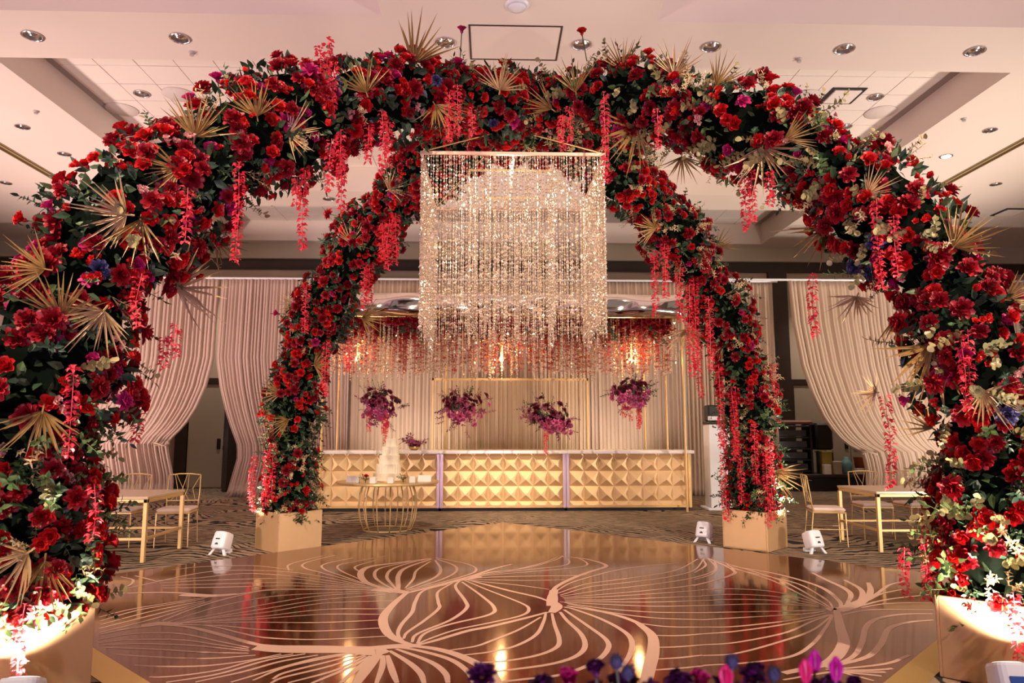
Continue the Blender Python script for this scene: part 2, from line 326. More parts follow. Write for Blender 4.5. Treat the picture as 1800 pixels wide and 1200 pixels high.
STRANDS = [[-1.33, 5.33, 4.47, 0.51, "FL"],
 [-1.18, 5.21, 4.27, 0.39, "FL"],
 [-0.86, 5.45, 4.0, 0.47, "FL"],
 [-0.81, 5.57, 3.96, 0.34, "FL"],
 [-0.35, 5.85, 4.36, 0.41, "FL"],
 [0.98, 5.95, 4.41, 0.74, "FR"],
 [-1.69, 4.72, 3.29, 0.63, "FL"],
 [-1.37, 5.19, 3.41, 0.55, "FL"],
 [-1.19, 5.22, 3.67, 0.38, "FL"],
 [-1.13, 5.33, 3.66, 0.48, "FL"],
 [-1.42, 5.16, 3.35, 0.21, "FL"],
 [-0.95, 5.41, 3.86, 0.27, "FL"],
 [1.96, 5.33, 3.45, 0.4, "FR"],
 [2.56, 4.57, 3.03, 0.57, "FR"],
 [2.4, 5.2, 2.66, 0.44, "FR"],
 [2.69, 4.86, 1.74, 0.58, "FR"],
 [-2.13, 4.77, 2.12, 0.17, "FL"],
 [-2.34, 4.13, 1.87, 0.48, "FL"],
 [-2.46, 4.05, 0.59, 0.33, "FL"],
 [3.01, 4.21, 0.58, 0.36, "FR"],
 [2.81, 4.73, 0.86, 0.41, "FR"],
 [2.74, 4.82, 0.74, 0.3, "FR"],
 [-2.25, 4.68, 1.71, 0.25, "FL"],
 [-2.27, 4.29, 1.2, 0.29, "FL"],
 [2.88, 4.3, 2.04, 0.38, "FR"],
 [2.64, 4.52, 2.9, 0.37, "FR"],
 [2.05, 5.1, 3.41, 0.25, "FR"],
 [-0.17, 6.07, 4.32, 0.25, "FL"],
 [0.66, 6.32, 4.39, 0.31, "FR"],
 [1.37, 5.64, 4.14, 0.33, "FR"],
 [-1.92, 4.49, 3.03, 0.32, "FL"],
 [-2.12, 4.38, 2.45, 0.31, "FL"],
 [-1.15, 8.05, 3.9, 0.55, "BL"],
 [-1.24, 8.09, 3.87, 0.39, "BL"],
 [1.96, 8.41, 3.65, 0.75, "BR"],
 [2.05, 8.26, 3.68, 0.6, "BR"],
 [2.43, 8.61, 3.27, 1.04, "BR"],
 [2.67, 8.65, 3.14, 0.84, "BR"],
 [2.95, 9.22, 2.35, 0.96, "BR"],
 [3.06, 9.44, 1.48, 1.04, "BR"],
 [3.49, 9.14, 1.34, 0.94, "BR"],
 [3.35, 9.12, 1.62, 0.72, "BR"],
 [3.19, 9.24, 1.19, 0.58, "BR"],
 [-3.0, 9.47, 1.19, 0.66, "BL"],
 [-2.79, 9.27, 1.27, 0.64, "BL"],
 [-2.05, 9.09, 2.61, 0.64, "BL"],
 [-1.86, 9.4, 2.73, 0.44, "BL"],
 [-2.25, 8.78, 3.28, 0.56, "BL"],
 [-1.51, 8.53, 3.44, 0.48, "BL"],
 [2.77, 9.39, 2.67, 0.68, "BR"],
 [3.67, 9.22, 2.36, 0.52, "BR"],
 [2.28, 8.46, 3.45, 0.62, "BR"],
 [3.1, 9.2, 1.99, 0.8, "BR"]]
DECALS = [[0.075, -0.76, 6.85, -0.82, 6.42, -0.84, 6.0, -0.77, 5.63, -0.67, 5.39, -0.54, 5.24],
 [0.035, -0.4, 7.23, -0.61, 6.95, -0.64, 6.51, -0.63, 6.15, -0.67, 5.77, -0.66, 5.49, -0.58, 5.27],
 [0.032, -0.36, 7.28, -0.47, 6.9, -0.44, 6.5, -0.42, 6.27, -0.51, 5.87, -0.6, 5.56, -0.61, 5.39],
 [0.035, -0.29, 7.4, -0.32, 7.11, -0.21, 6.54, -0.19, 6.27, -0.3, 5.9, -0.52, 5.52, -0.54, 5.3],
 [0.035, -0.27, 7.34, -0.07, 6.73, 0.04, 6.3, 0.0, 6.05, -0.31, 5.76, -0.47, 5.52, -0.5, 5.27],
 [0.03, -0.24, 7.4, 0.0, 6.94, 0.27, 6.45, 0.33, 6.23, 0.26, 6.02, 0.0, 5.8, -0.25, 5.61, -0.44, 5.36, -0.5, 5.24],
 [0.04, -0.24, 7.46, 0.0, 7.16, 0.21, 6.9, 0.42, 6.67, 0.53, 6.47],
 [0.05, -0.52, 5.21, -0.37, 5.35, -0.16, 5.58, 0.0, 5.69, 0.28, 5.93, 0.48, 6.12],
 [0.03, -0.28, 5.1, -0.1, 5.19, 0.0, 5.3, 0.22, 5.6, 0.41, 5.96],
 [0.032, -0.17, 5.0, 0.0, 5.06, 0.18, 5.19, 0.34, 5.46, 0.42, 5.81, 0.46, 6.08],
 [0.036, -0.05, 4.84, 0.11, 4.87, 0.32, 4.98, 0.46, 5.15, 0.5, 5.36, 0.5, 5.73, 0.51, 6.08],
 [0.04, 0.03, 4.66, 0.18, 4.71, 0.4, 4.8, 0.57, 4.95, 0.66, 5.17, 0.67, 5.48, 0.61, 5.84, 0.58, 6.12],
 [0.04, 0.08, 4.48, 0.21, 4.52, 0.45, 4.6, 0.67, 4.82, 0.8, 5.08, 0.83, 5.32, 0.75, 5.69, 0.62, 6.2],
 [0.04, 0.76, 4.53, 0.82, 4.69, 0.93, 4.97, 1.0, 5.25, 1.0, 5.51, 0.89, 5.87, 0.71, 6.2, 0.63, 6.29],
 [0.085, 0.87, 4.29, 0.92, 4.43, 1.01, 4.73, 1.11, 5.07, 1.18, 5.43, 1.15, 5.75],
 [0.05, 1.18, 5.43, 1.15, 5.75, 0.98, 6.06, 0.66, 6.33],
 [0.05, 0.52, 6.42, 0.56, 6.66, 0.62, 7.03, 0.81, 7.43, 1.06, 7.81, 1.27, 8.09, 1.25, 8.32, 1.11, 8.57, 0.95, 8.7],
 [0.085, 0.51, 6.33, 0.56, 6.66, 0.62, 6.97],
 [0.085, 0.59, 6.94, 0.57, 6.66, 0.56, 6.42],
 [0.1, 0.54, 6.52, 0.57, 6.31, 0.51, 6.1],
 [0.07, -0.3, 7.41, -0.23, 7.45, -0.08, 7.58],
 [0.026, 0.63, 6.92, 0.79, 7.25, 1.03, 7.55, 1.34, 7.87, 1.65, 8.08, 2.13, 8.29],
 [0.026, 0.63, 6.81, 0.93, 7.19, 1.26, 7.38, 1.69, 7.63, 2.03, 7.92, 2.41, 8.53],
 [0.026, 0.64, 6.73, 0.96, 7.07, 1.36, 7.26, 1.79, 7.49, 2.17, 7.85, 2.48, 8.53],
 [0.026, 0.64, 6.68, 1.06, 6.93, 1.59, 7.17, 2.04, 7.45, 2.39, 7.84, 2.55, 8.36, 2.54, 8.61],
 [0.026, 0.65, 6.63, 1.03, 6.75, 1.53, 6.92, 2.01, 7.15, 2.46, 7.57, 2.6, 7.84, 2.65, 8.28],
 [0.026, 0.66, 6.59, 1.01, 6.65, 1.49, 6.76, 1.99, 6.9],
 [0.026, 1.98, 6.91, 2.31, 6.94, 2.64, 6.79, 2.83, 6.35],
 [0.026, 0.66, 6.54, 1.0, 6.53, 1.45, 6.59, 1.91, 6.65],
 [0.026, 1.91, 6.67, 2.23, 6.71, 2.57, 6.61, 2.81, 6.3],
 [0.026, 0.66, 6.49, 0.99, 6.46, 1.42, 6.44, 1.86, 6.48],
 [0.026, 1.86, 6.48, 2.17, 6.52, 2.51, 6.46, 2.79, 6.25],
 [0.026, 0.61, 6.47, 0.97, 6.37, 1.39, 6.29, 1.81, 6.3],
 [0.026, 1.81, 6.3, 2.23, 6.34, 2.57, 6.31, 2.78, 6.23],
 [0.026, 0.65, 6.44, 0.95, 6.23, 1.34, 6.09, 1.74, 6.06],
 [0.026, 1.74, 6.06, 2.13, 6.08, 2.6, 6.1, 2.79, 6.13],
 [0.026, 0.67, 6.4, 0.98, 6.1, 1.3, 5.91, 1.68, 5.84],
 [0.026, 1.67, 5.84, 2.07, 5.91, 2.56, 6.0, 2.77, 6.09],
 [0.026, 1.13, 5.77, 1.34, 5.65, 1.61, 5.63],
 [0.026, 1.61, 5.63, 1.87, 5.64, 2.37, 5.81, 2.74, 6.02],
 [0.026, 1.21, 5.42, 1.37, 5.41, 1.56, 5.45],
 [0.026, 1.56, 5.45, 1.82, 5.51, 2.26, 5.69, 2.75, 5.97],
 [0.026, 1.15, 5.13, 1.3, 5.14, 1.48, 5.18],
 [0.026, 1.48, 5.18, 1.73, 5.23, 2.17, 5.46, 2.51, 5.77, 2.76, 5.97],
 [0.026, 1.09, 4.88, 1.24, 4.9, 1.41, 4.95],
 [0.026, 1.41, 4.94, 1.64, 4.98, 2.02, 5.22, 2.41, 5.53, 2.77, 5.97],
 [0.026, 1.0, 4.66, 1.18, 4.69, 1.35, 4.73],
 [0.03, 1.35, 4.74, 1.67, 4.79, 1.99, 4.91, 2.25, 5.18, 2.52, 5.57, 2.75, 5.93],
 [0.026, 2.57, 8.02, 2.81, 7.55, 2.99, 7.14, 2.96, 6.5, 2.88, 6.2],
 [0.045, 2.64, 8.1, 2.98, 7.62, 3.14, 7.01, 3.05, 6.45, 2.95, 6.2],
 [0.026, 2.53, 8.53, 2.65, 7.93, 2.8, 7.31, 2.82, 6.72, 2.84, 6.2],
 [0.026, 2.53, 8.53, 2.72, 8.01, 2.89, 7.27, 2.88, 6.5, 2.86, 6.2],
 [0.05, 3.37, 7.68, 3.35, 7.33, 3.34, 6.94, 3.26, 6.65, 3.01, 6.24],
 [0.05, 3.53, 7.32, 3.47, 6.88, 3.27, 6.49, 3.05, 6.24],
 [0.06, 3.7, 7.18, 3.53, 6.82, 3.28, 6.44, 2.98, 6.15],
 [0.035, 4.09, 7.24, 3.83, 7.05, 3.48, 6.65, 3.08, 6.24],
 [0.03, 3.86, 6.87, 3.57, 6.7, 3.3, 6.44, 3.02, 6.2],
 [0.03, 4.0, 6.66, 3.51, 6.48, 3.2, 6.29, 2.93, 6.1],
 [0.025, 3.83, 6.34, 3.43, 6.33, 3.12, 6.19],
 [0.025, 3.68, 6.1, 3.19, 6.12, 2.93, 6.01, 2.82, 5.93],
 [0.12, 2.84, 6.2, 2.88, 6.11, 3.11, 6.29, 3.31, 6.49],
 [0.085, 2.87, 6.11, 2.65, 5.6, 2.5, 5.24, 2.35, 4.99, 2.19, 4.79, 2.08, 4.71, 1.8, 4.58],
 [0.042, 3.59, 5.97, 3.33, 5.96, 3.06, 5.83, 2.85, 5.6, 2.59, 5.17, 2.37, 4.87, 2.11, 4.68],
 [0.045, 3.48, 5.78, 3.25, 5.72, 3.0, 5.55, 2.73, 5.17, 2.49, 4.89, 2.22, 4.73, 2.11, 4.67],
 [0.03, 3.05, 5.09, 2.78, 4.91, 2.55, 4.75, 2.29, 4.67, 2.09, 4.64],
 [0.03, 2.69, 4.69, 2.39, 4.62, 2.13, 4.63],
 [0.03, 2.59, 4.59, 2.37, 4.58, 2.12, 4.61],
 [0.03, 2.46, 4.46, 2.3, 4.54, 2.12, 4.6],
 [0.03, 2.31, 4.39, 2.21, 4.52, 2.11, 4.59, 1.75, 4.46],
 [0.026, -0.24, 7.46, -0.0, 7.81, 0.27, 7.94, 0.6, 8.34, 0.8, 8.7],
 [0.026, -0.24, 7.46, -0.0, 7.78, 0.41, 8.05, 0.75, 8.5, 0.87, 8.79],
 [0.026, -0.24, 7.45, -0.0, 7.72, 0.47, 7.97, 0.83, 8.18, 0.91, 8.49, 0.85, 8.79],
 [0.026, -0.24, 7.45, -0.0, 7.66, 0.53, 7.86, 0.96, 8.06, 1.09, 8.25, 1.05, 8.57, 0.95, 8.7],
 [0.03, -0.24, 7.45, -0.0, 7.55, 0.52, 7.6, 0.93, 7.62, 1.06, 7.81],
 [0.026, -0.24, 7.45, -0.0, 7.42, 0.38, 7.38, 0.75, 7.4],
 [0.026, -0.24, 7.43, -0.0, 7.3, 0.3, 7.15, 0.56, 6.97],
 [0.07, -0.89, 8.51, -1.02, 8.39, -1.3, 8.17, -1.34, 7.82, -1.22, 7.37, -1.02, 7.08, -0.89, 6.86],
 [0.026, -0.68, 8.66, -0.89, 8.51, -1.15, 8.32],
 [0.035, -0.68, 8.66, -1.01, 8.31, -1.19, 8.02, -1.16, 7.61, -1.02, 7.25, -0.9, 7.02],
 [0.035, -0.68, 8.66, -0.88, 8.39, -1.04, 8.02, -1.04, 7.61, -0.94, 7.24, -0.87, 7.02],
 [0.05, -0.67, 8.62, -0.9, 8.09, -0.93, 7.67, -0.87, 7.18, -0.84, 6.96],
 [0.03, -0.67, 8.46, -0.77, 7.94, -0.76, 7.48, -0.79, 7.07],
 [0.035, -0.62, 8.54, -0.52, 8.0, -0.54, 7.6, -0.68, 7.23, -0.78, 7.01],
 [0.03, -0.61, 8.62, -0.39, 8.22, -0.35, 7.86, -0.47, 7.47, -0.76, 6.96],
 [0.03, -0.62, 8.7, -0.24, 8.29, -0.14, 7.92, -0.28, 7.59, -0.73, 6.96],
 [0.05, 0.25, 8.27, 0.03, 7.98, -0.16, 7.65, -0.34, 7.4, -0.72, 6.9],
 [0.06, -0.24, 7.46, -0.45, 7.23, -0.76, 6.85],
 [0.16, -1.09, 7.02, -0.96, 6.99, -0.76, 6.88],
 [0.026, -1.3, 8.56, -1.46, 8.18, -1.37, 7.89],
 [0.026, -1.23, 8.85, -1.52, 8.48, -1.66, 8.26, -1.58, 7.96, -1.29, 7.49],
 [0.026, -1.59, 8.73, -1.83, 8.34, -1.77, 8.04, -1.52, 7.69, -1.23, 7.31],
 [0.026, -1.84, 8.91, -2.06, 8.42, -2.0, 8.12, -1.74, 7.83, -1.2, 7.25],
 [0.026, -1.98, 8.87, -2.21, 8.35, -2.13, 7.98],
 [0.026, -3.51, 7.1, -3.38, 7.2, -3.07, 7.8, -2.75, 8.0, -2.15, 7.91, -1.69, 7.63, -1.19, 7.19],
 [0.026, -3.29, 7.49, -2.93, 7.61, -2.56, 7.82, -2.1, 7.71, -1.66, 7.47, -1.16, 7.16],
 [0.026, -3.21, 7.37, -2.81, 7.48, -2.05, 7.55, -1.63, 7.35, -1.14, 7.11],
 [0.026, -3.13, 7.25, -2.75, 7.3, -2.0, 7.36, -1.6, 7.23, -1.11, 7.08],
 [0.026, -3.08, 7.14, -2.69, 7.15, -1.96, 7.2, -1.58, 7.15, -1.09, 7.05],
 [0.045, -3.42, 6.92, -2.95, 6.95, -2.51, 6.83, -2.29, 6.85, -2.06, 7.03, -1.59, 7.04, -1.08, 7.0],
 [0.1, -2.79, 6.84, -2.5, 6.8, -2.29, 6.86],
 [0.035, -2.55, 5.94, -2.42, 6.47, -2.15, 6.94, -2.0, 7.02],
 [0.026, -2.49, 5.9, -2.28, 6.38, -1.97, 6.74, -1.55, 6.87, -1.05, 6.96],
 [0.026, -2.46, 5.86, -2.2, 6.14, -1.89, 6.48, -1.53, 6.76, -1.02, 6.9],
 [0.026, -2.44, 5.86, -2.24, 6.0, -1.85, 6.32, -1.49, 6.6, -0.94, 6.81],
 [0.026, -2.4, 5.86, -2.15, 6.02, -1.81, 6.19, -1.43, 6.48, -0.84, 6.56],
 [0.026, -2.39, 5.87, -1.86, 6.03, -1.38, 6.26, -0.86, 6.27],
 [0.026, -2.39, 5.87, -1.84, 5.97, -1.35, 6.1, -0.85, 6.09],
 [0.026, -2.38, 5.86, -1.91, 5.88, -1.32, 5.85, -0.86, 5.91],
 [0.026, -2.36, 5.82, -2.01, 5.77, -1.69, 5.66, -1.26, 5.61, -0.81, 5.68],
 [0.026, -2.39, 5.84, -2.11, 5.77, -1.8, 5.56, -1.58, 5.44, -1.21, 5.39, -0.73, 5.46],
 [0.05, -2.51, 5.82, -2.29, 5.76, -2.04, 5.6, -1.68, 5.33, -1.52, 5.25, -1.16, 5.2],
 [0.1, -2.65, 5.81, -2.52, 5.86, -2.36, 5.82],
 [0.17, -1.6, 5.21, -1.39, 5.17, -1.07, 5.15, -0.77, 5.12],
 [0.2, -0.96, 5.15, -0.78, 5.11, -0.7, 5.15],
 [0.1, -0.87, 5.16, -0.62, 5.21, -0.47, 5.22],
 [0.04, -2.83, 5.56, -2.7, 5.72, -2.5, 5.82],
 [0.026, -2.77, 5.43, -2.58, 5.58, -2.26, 5.57, -1.91, 5.37, -1.64, 5.21],
 [0.026, -2.72, 5.35, -2.55, 5.42, -2.19, 5.41, -1.88, 5.28, -1.63, 5.17],
 [0.026, -2.69, 5.29, -2.42, 5.32, -2.05, 5.27, -1.61, 5.13],
 [0.026, -2.67, 5.24, -2.27, 5.19, -1.9, 5.11, -1.6, 5.08],
 [0.026, -2.62, 5.13, -2.28, 5.04, -1.85, 4.98, -1.54, 5.04],
 [0.026, -2.44, 4.91, -2.1, 4.83, -1.79, 4.83, -1.55, 4.93, -1.38, 5.06],
 [0.026, -2.18, 4.65, -1.94, 4.63, -1.68, 4.74, -1.51, 4.93, -1.3, 5.06],
 [0.03, -1.9, 4.53, -1.65, 4.67, -1.43, 4.93, -1.22, 5.06],
 [0.03, -1.73, 4.53, -1.51, 4.71, -1.34, 4.9, -1.13, 5.03],
 [0.03, -1.52, 4.52, -1.3, 4.78, -1.11, 4.97, -0.89, 5.09],
 [0.03, -1.4, 4.55, -1.28, 4.78, -1.08, 4.95, -0.86, 5.09],
 [0.03, -1.29, 4.57, -1.25, 4.68, -1.06, 4.86, -0.84, 5.06],
 [0.03, -1.28, 4.5, -1.23, 4.6, -1.01, 4.79, -0.82, 5.02],
 [0.03, -1.18, 4.5, -0.95, 4.72, -0.81, 5.0],
 [0.035, -1.04, 4.49, -0.88, 4.76, -0.78, 5.0],
 [0.04, -0.87, 4.49, -0.81, 4.79, -0.75, 5.04],
 [0.08, -0.78, 4.44, -0.76, 4.76, -0.73, 5.04],
 [0.04, -0.66, 4.48, -0.67, 4.78, -0.7, 5.01],
 [0.045, -0.54, 4.48, -0.6, 4.71, -0.67, 5.01],
 [0.045, -0.38, 4.47, -0.42, 4.65, -0.51, 4.85, -0.67, 5.11],
 [0.045, -0.24, 4.47, -0.27, 4.65, -0.38, 4.87, -0.63, 5.15],
 [0.045, -0.09, 4.47, -0.14, 4.69, -0.26, 4.92, -0.49, 5.12, -0.62, 5.18],
 [0.075, 0.08, 4.38, 0.05, 4.46, -0.01, 4.69, -0.18, 4.97, -0.36, 5.14, -0.54, 5.22],
 [0.026, -3.1, 6.07, -2.98, 6.31, -2.77, 6.52, -2.5, 6.75],
 [0.026, -3.03, 5.95, -2.88, 6.31, -2.51, 6.68],
 [0.026, -2.97, 5.84, -2.76, 6.26, -2.48, 6.61],
 [0.026, -2.92, 5.73, -2.7, 6.13, -2.46, 6.56],
 [0.026, -2.86, 5.62, -2.64, 6.01, -2.42, 6.61],
 [0.026, -3.63, 7.75, -3.28, 7.46],
 [0.026, -3.74, 7.69, -3.54, 7.53, -3.45, 7.26, -3.51, 7.1],
 [0.026, -3.38, 8.05, -3.1, 8.23, -2.56, 8.25, -2.08, 7.98],
 [0.026, 2.53, 8.53, 2.46, 8.02, 2.3, 7.64, 2.04, 7.37],
 [0.035, 2.54, 8.53, 2.59, 7.86, 2.47, 7.56, 1.95, 7.08],
 [0.026, 2.45, 8.44, 2.37, 8.1, 2.14, 7.72]]
LONGSTEM = {'A': [(-2.05, 5.05, 3.55, -.10, .30, 'm', 1.0), (-1.95, 5.05, 3.65, -.02, .36, 'm', 1.0), (-2.3, 4.75, 3.2, -.18, .15, 'm', .9), (-.3, 6.5, 4.9, .02, .36, 'm', .9), (-2.6, 4.5, 2.7, -.3, .1, 'r', .9)],
            'B': [(2.2, 5.5, 3.55, .25, .12, 'p', .9), (2.6, 5.05, 3.1, .3, .1, 'p', 1.0), (.9, 6.4, 4.95, -.05, .25, 'r', .9), (-1.6, 8.6, 4.0, -.35, .1, 'p', 1.0), (-2.3, 9.2, 2.9, -.4, .08, 'm', .9)]}
# ================================================================== THE ROOM
struct('floor', MB().box(-17, 17, -6, 20.2, -0.1, 0), M_carpet)
# ceiling: plaster bulkheads at 6.6 m with recessed coffers whose lay-in tiles hang at 7.15 m
ZB, ZT = 6.6, 7.15
XL, XR = -6.85, 7.46
ce = MB()
def slab(x0, x1, y0, y1): ce.box(x0, x1, y0, y1, ZB, ZT + 0.25)
slab(-17, -8.95, -6, 19.45); slab(-8.74, XL, -6, 19.45); slab(XR, 9.33, -6, 19.45); slab(9.54, 17, -6, 19.45)
slab(XL, XR, 8.45, 9.6); slab(XL, XR, 15.1, 16.15); slab(XL, XR, 19.2, 19.45); slab(-1.36, 2.07, -6, 8.45)
slab(XL, XR, -6, 2.4)
ceil = struct('ceiling', ce, M_ceil)
cg = MB(); cg.box(XL, XR, 9.6, 15.1, ZT + 0.012, ZT + 0.1); cg.box(XL, XR, 16.15, 19.2, ZT + 0.012, ZT + 0.1)
build('ceiling_grid', cg, M_grid, ceil)
nc = MB(); nc.box(XL, -1.36, 2.4, 8.45, ZT, ZT + 0.1); nc.box(2.07, XR, 2.4, 8.45, ZT, ZT + 0.1)
build('coffer_panel', nc, M_tile, ceil)
ts = 0.6096
tile_me = MB().box(-ts/2 + .007, ts/2 - .007, -ts/2 + .007, ts/2 - .007, 0, 0.02).mesh('ceiling_tile', M_tile)
nx = int((XR - XL) / ts)
for y0, y1 in ((9.6, 15.1), (16.15, 19.2)):
    for j in range(int((y1 - y0) / ts)):
        for i in range(nx):
            yy = y1 - ts * (j + 0.5)
            if y0 > 16 and -3.0 < XL + .13 + ts*(i+.5) < 4.0: continue
            obj('ceiling_tile', tile_me, ceil, (XL + 0.13 + ts * (i + 0.5), yy, ZT + (0.0 if (i * 7 + j * 3) % 5 else 0.003)))
# partition track slots
for k, x in enumerate((-8.845, 9.435)):
    t = MB().box(x - 0.105, x + 0.105, -6, 19.45, ZB + 0.05, ZB + 0.12); t.box(x - 0.105, x - 0.085, -6, 19.45, ZB - 0.012, ZB + 0.05); t.box(x + 0.085, x + 0.105, -6, 19.45, ZB - 0.012, ZB + 0.05); t.box(x - 0.03, x + 0.03, -6, 19.45, ZB, ZB + 0.05)
    struct('trim_%d' % (k + 1), t, mat('bronze_track', (0.34, 0.25, 0.13), 0.5))
# back wall with soffit and dark header
YW = 19.6
bw = MB().box(-17, 17, YW, YW + 0.3, 0, 5.9); wall = struct('wall_back', bw, M_wall)
build('wall_soffit', MB().box(-17, 17, 19.45, 19.75, 6.17, 7.4), M_olive, wall)
build('wall_header', MB().box(-17, 17, 19.56, 19.9, 5.88, 6.17), M_dark, wall)
for xa, xb in ((-13, -7.75), (-5.7, 5.2), (8.0, 8.25), (11.6, 16)):
    build('wall_moulding', MB().box(xa, xb, YW - 0.03, YW, 5.60, 5.66), M_dark, wall)
build('wall_pilaster', MB().box(7.72, 8.22, YW - 0.16, YW, 0, 5.88), M_dark, wall)
build('wall_pilaster', MB().box(-8.3, -8.0, YW - 0.12, YW, 0, 5.88), M_dark, wall)
struct('wall_left', MB().box(-17.2, -17, -6, 20, 0, 7.4), M_wall); struct('wall_right', MB().box(17, 17.2, -6, 20, 0, 7.4), M_wall)
bb = MB().box(-17, -8.3, YW - .03, YW, 0, .14); bb.box(-5.6, 7.7, YW - .03, YW, 0, .14); bb.box(11.5, 17, YW - .03, YW, 0, .14)
struct('baseboard_back', bb, M_dark)
# doors
def door(n, x0, w, leaves, open_dark=False):
    d = struct('door_%d' % n, MB().box(x0 - .12, x0, YW - .09, YW, 0, 2.75).box(x0 + w, x0 + w + .12, YW - .09, YW, 0, 2.75).box(x0 - .12, x0 + w + .12, YW - .09, YW, 2.75, 2.9), M_dark)
    lw = w / leaves
    for k in range(leaves):
        lf = build('door_leaf', MB().bbox(x0 + k*lw + .01, x0 + (k+1)*lw - .01, YW - .06, YW - .005, 0.02, 2.74, .008), M_door, d)
        hx = x0 + (k+1)*lw - .12 if k % 2 == 0 else x0 + k*lw + .12
        build('door_plate', MB().bbox(hx - .05, hx + .05, YW - .085, YW - .06, 1.02, 1.3, .01), M_black, lf)
    return d
door(1, -8.0, 1.9, 2); door(2, 8.3, 3.0, 2)
# dark vestibule door standing ajar behind the left curtain opening
d3 = struct('door_3', MB().bbox(-6.62, -6.50, YW - 1.25, YW - .02, 0.02, 3.2, .01), M_dark)
build('door_push_bar', MB().bbox(-6.70, -6.62, YW - 1.1, YW - .2, 1.02, 1.14, .02), M_black, d3)
build('door_kick_plate', MB().bbox(-6.63, -6.62, YW - 1.2, YW - .1, .05, .42, .003), M_black, d3)

# ceiling fixtures
dl = MB().lathe([(0.135, -0.012), (0.135, 0.0), (0.105, 0.004), (0.105, -0.012)], 20, cap=False).mesh('trim_ring', M_chrome, True)
dc = MB().lathe([(0.105, -0.004), (0.085, 0.05), (0.03, 0.09)], 20).mesh('reflector_cone', M_chrome, True)
db = MB().lathe([(0.045, 0.0), (0.05, 0.03), (0.03, 0.07)], 12).mesh('bulb', mat('bulb_glass', (.9, .88, .95), 0.2))
M_lit = emat('lit_bulb', (1.0, 0.95, 0.9), 12.0)
dbl = MB().lathe([(0.09, -0.006), (0.1, 0.01)], 16).mesh('lit_lens', M_lit)
def downlight(x, y, z, label, lit=False, s=1.0):
    t = thing('recessed_downlight', label, 'ceiling light', (x, y, z), group='recessed downlights in the ceiling')
    obj('trim_ring', dl, t, (0, 0, -0.002), scale=s)
    obj('reflector_cone', dc, t, (0, 0, -0.006), scale=s)
    obj('lens' if lit else 'bulb', dbl if lit else db, t, (0, 0, -0.012 if lit else -0.005), scale=s)
for i, (x, y) in enumerate([(-5.96, 9.02), (-4.07, 9.02), (-0.61, 9.02), (1.2, 9.02), (2.94, 9.02), (4.75, 9.02), (6.54, 9.02)]):
    downlight(x, y, ZB - .002, '%s recessed downlight from the left in the strip above the arch' % ORD[i])
for x, y, l in [(-5.89, 11.77, 'nearer recessed downlight in the left tiled coffer'), (-5.88, 12.95, 'farther recessed downlight in the left tiled coffer, near a flower tip'),
                (6.55, 11.52, 'nearer recessed downlight in the right tiled coffer beside the vent'), (6.61, 12.72, 'farther recessed downlight in the right tiled coffer above gold leaves')]:
    downlight(x, y, ZT - .004, l)
for i, (x, y, lit) in enumerate([(-7.91, 11.91, 0), (-7.91, 13.12, 0), (-10.04, 14.76, 0), (-10.05, 16.33, 0)]):
    downlight(x, y, ZB - .002, '%s small downlight from the top on the left side ceiling' % ORD[i], lit, .85)
for i, (x, y, lit) in enumerate([(8.52, 11.55, 0), (8.51, 12.73, 1), (8.51, 14.2, 1), (10.51, 14.21, 0), (10.59, 15.74, 0), (10.6, 16.97, 0)]):
    downlight(x, y, ZB - .002, ['unlit downlight nearest the camera right of the right coffer', 'upper of the two glowing white downlights right of the coffer', 'lower of the two glowing white downlights right of the coffer', 'nearest unlit downlight beyond the right bronze track', 'middle unlit downlight beyond the right bronze track', 'farthest unlit downlight beyond the right bronze track'][i], lit, .85)
downlight(-3.58, 15.6, ZB - .002, 'downlight in the far strip glimpsed under the left arch')
sp = MB().lathe([(0.27, -0.008), (0.27, 0.004), (0.255, -0.012), (0.02, -0.016)], 24).mesh('speaker_grille', mat('grille_pale', (0.66, 0.58, 0.55), .8), True)
for x, y, l in [(-6.53, 12.4, 'flat round speaker grille in the tile nearest the left coffer edge'), (-5.28, 11.79, 'flat round speaker grille between downlight and palm in left coffer'),
                (5.36, 11.55, 'flat round speaker grille left of the black-edged vent'), (6.95, 12.1, 'flat round speaker grille near the right coffer edge')]:
    tag(obj('ceiling_speaker', sp, None, (x, y, ZT - .005)), l, 'speaker', 'ceiling speaker grilles')
def vent(x, y, z, l, w=.29):
    t = thing('ceiling_vent', l, 'vent', (x, y, z), group='square ceiling vents')
    fr = MB(); 
    for a in ((-w, w, -w, -w+.05), (-w, w, w-.05, w), (-w, -w+.05, -w+.05, w-.05), (w-.05, w, -w+.05, w-.05)): fr.box(a[0], a[1], a[2], a[3], -.012, 0)
    build('vent_throat', fr, M_black, t)
    build('vent_plate', MB().bbox(-w+.06, w-.06, -w+.06, w-.06, -.035, -.012, .008), M_tile, t)
vent(5.96, 11.49, ZT - .002, 'square vent with black edge in the right tiled coffer')
vent(-5.25, 17.6, ZT - .002, 'far square vent seen under the left arch'); vent(5.84, 17.4, ZT - .002, 'far square vent seen under the right arch')
vent(12.2, 16.1, ZB - .002, 'square vent at the right edge of the ceiling')
sk = MB().lathe([(0.0, -.05), (.03, -.05), (.03, -.02), (.045, -.012), (.045, 0)], 12).mesh('sprinkler', mat('sprinkler_grey', (.5, .45, .42), .5))
for x, y, l in [(-4.06, 9.38, 'small sprinkler head left of centre on the front strip'), (4.25, 9.3, 'small sprinkler head right of centre on the front strip'), (-7.31, 11.3, 'small sprinkler head on the left side ceiling'), (7.78, 11.12, 'small sprinkler head on the right side ceiling')]:
    tag(obj('sprinkler', sk, None, (x, y, ZB)), l, 'sprinkler', 'ceiling sprinklers')
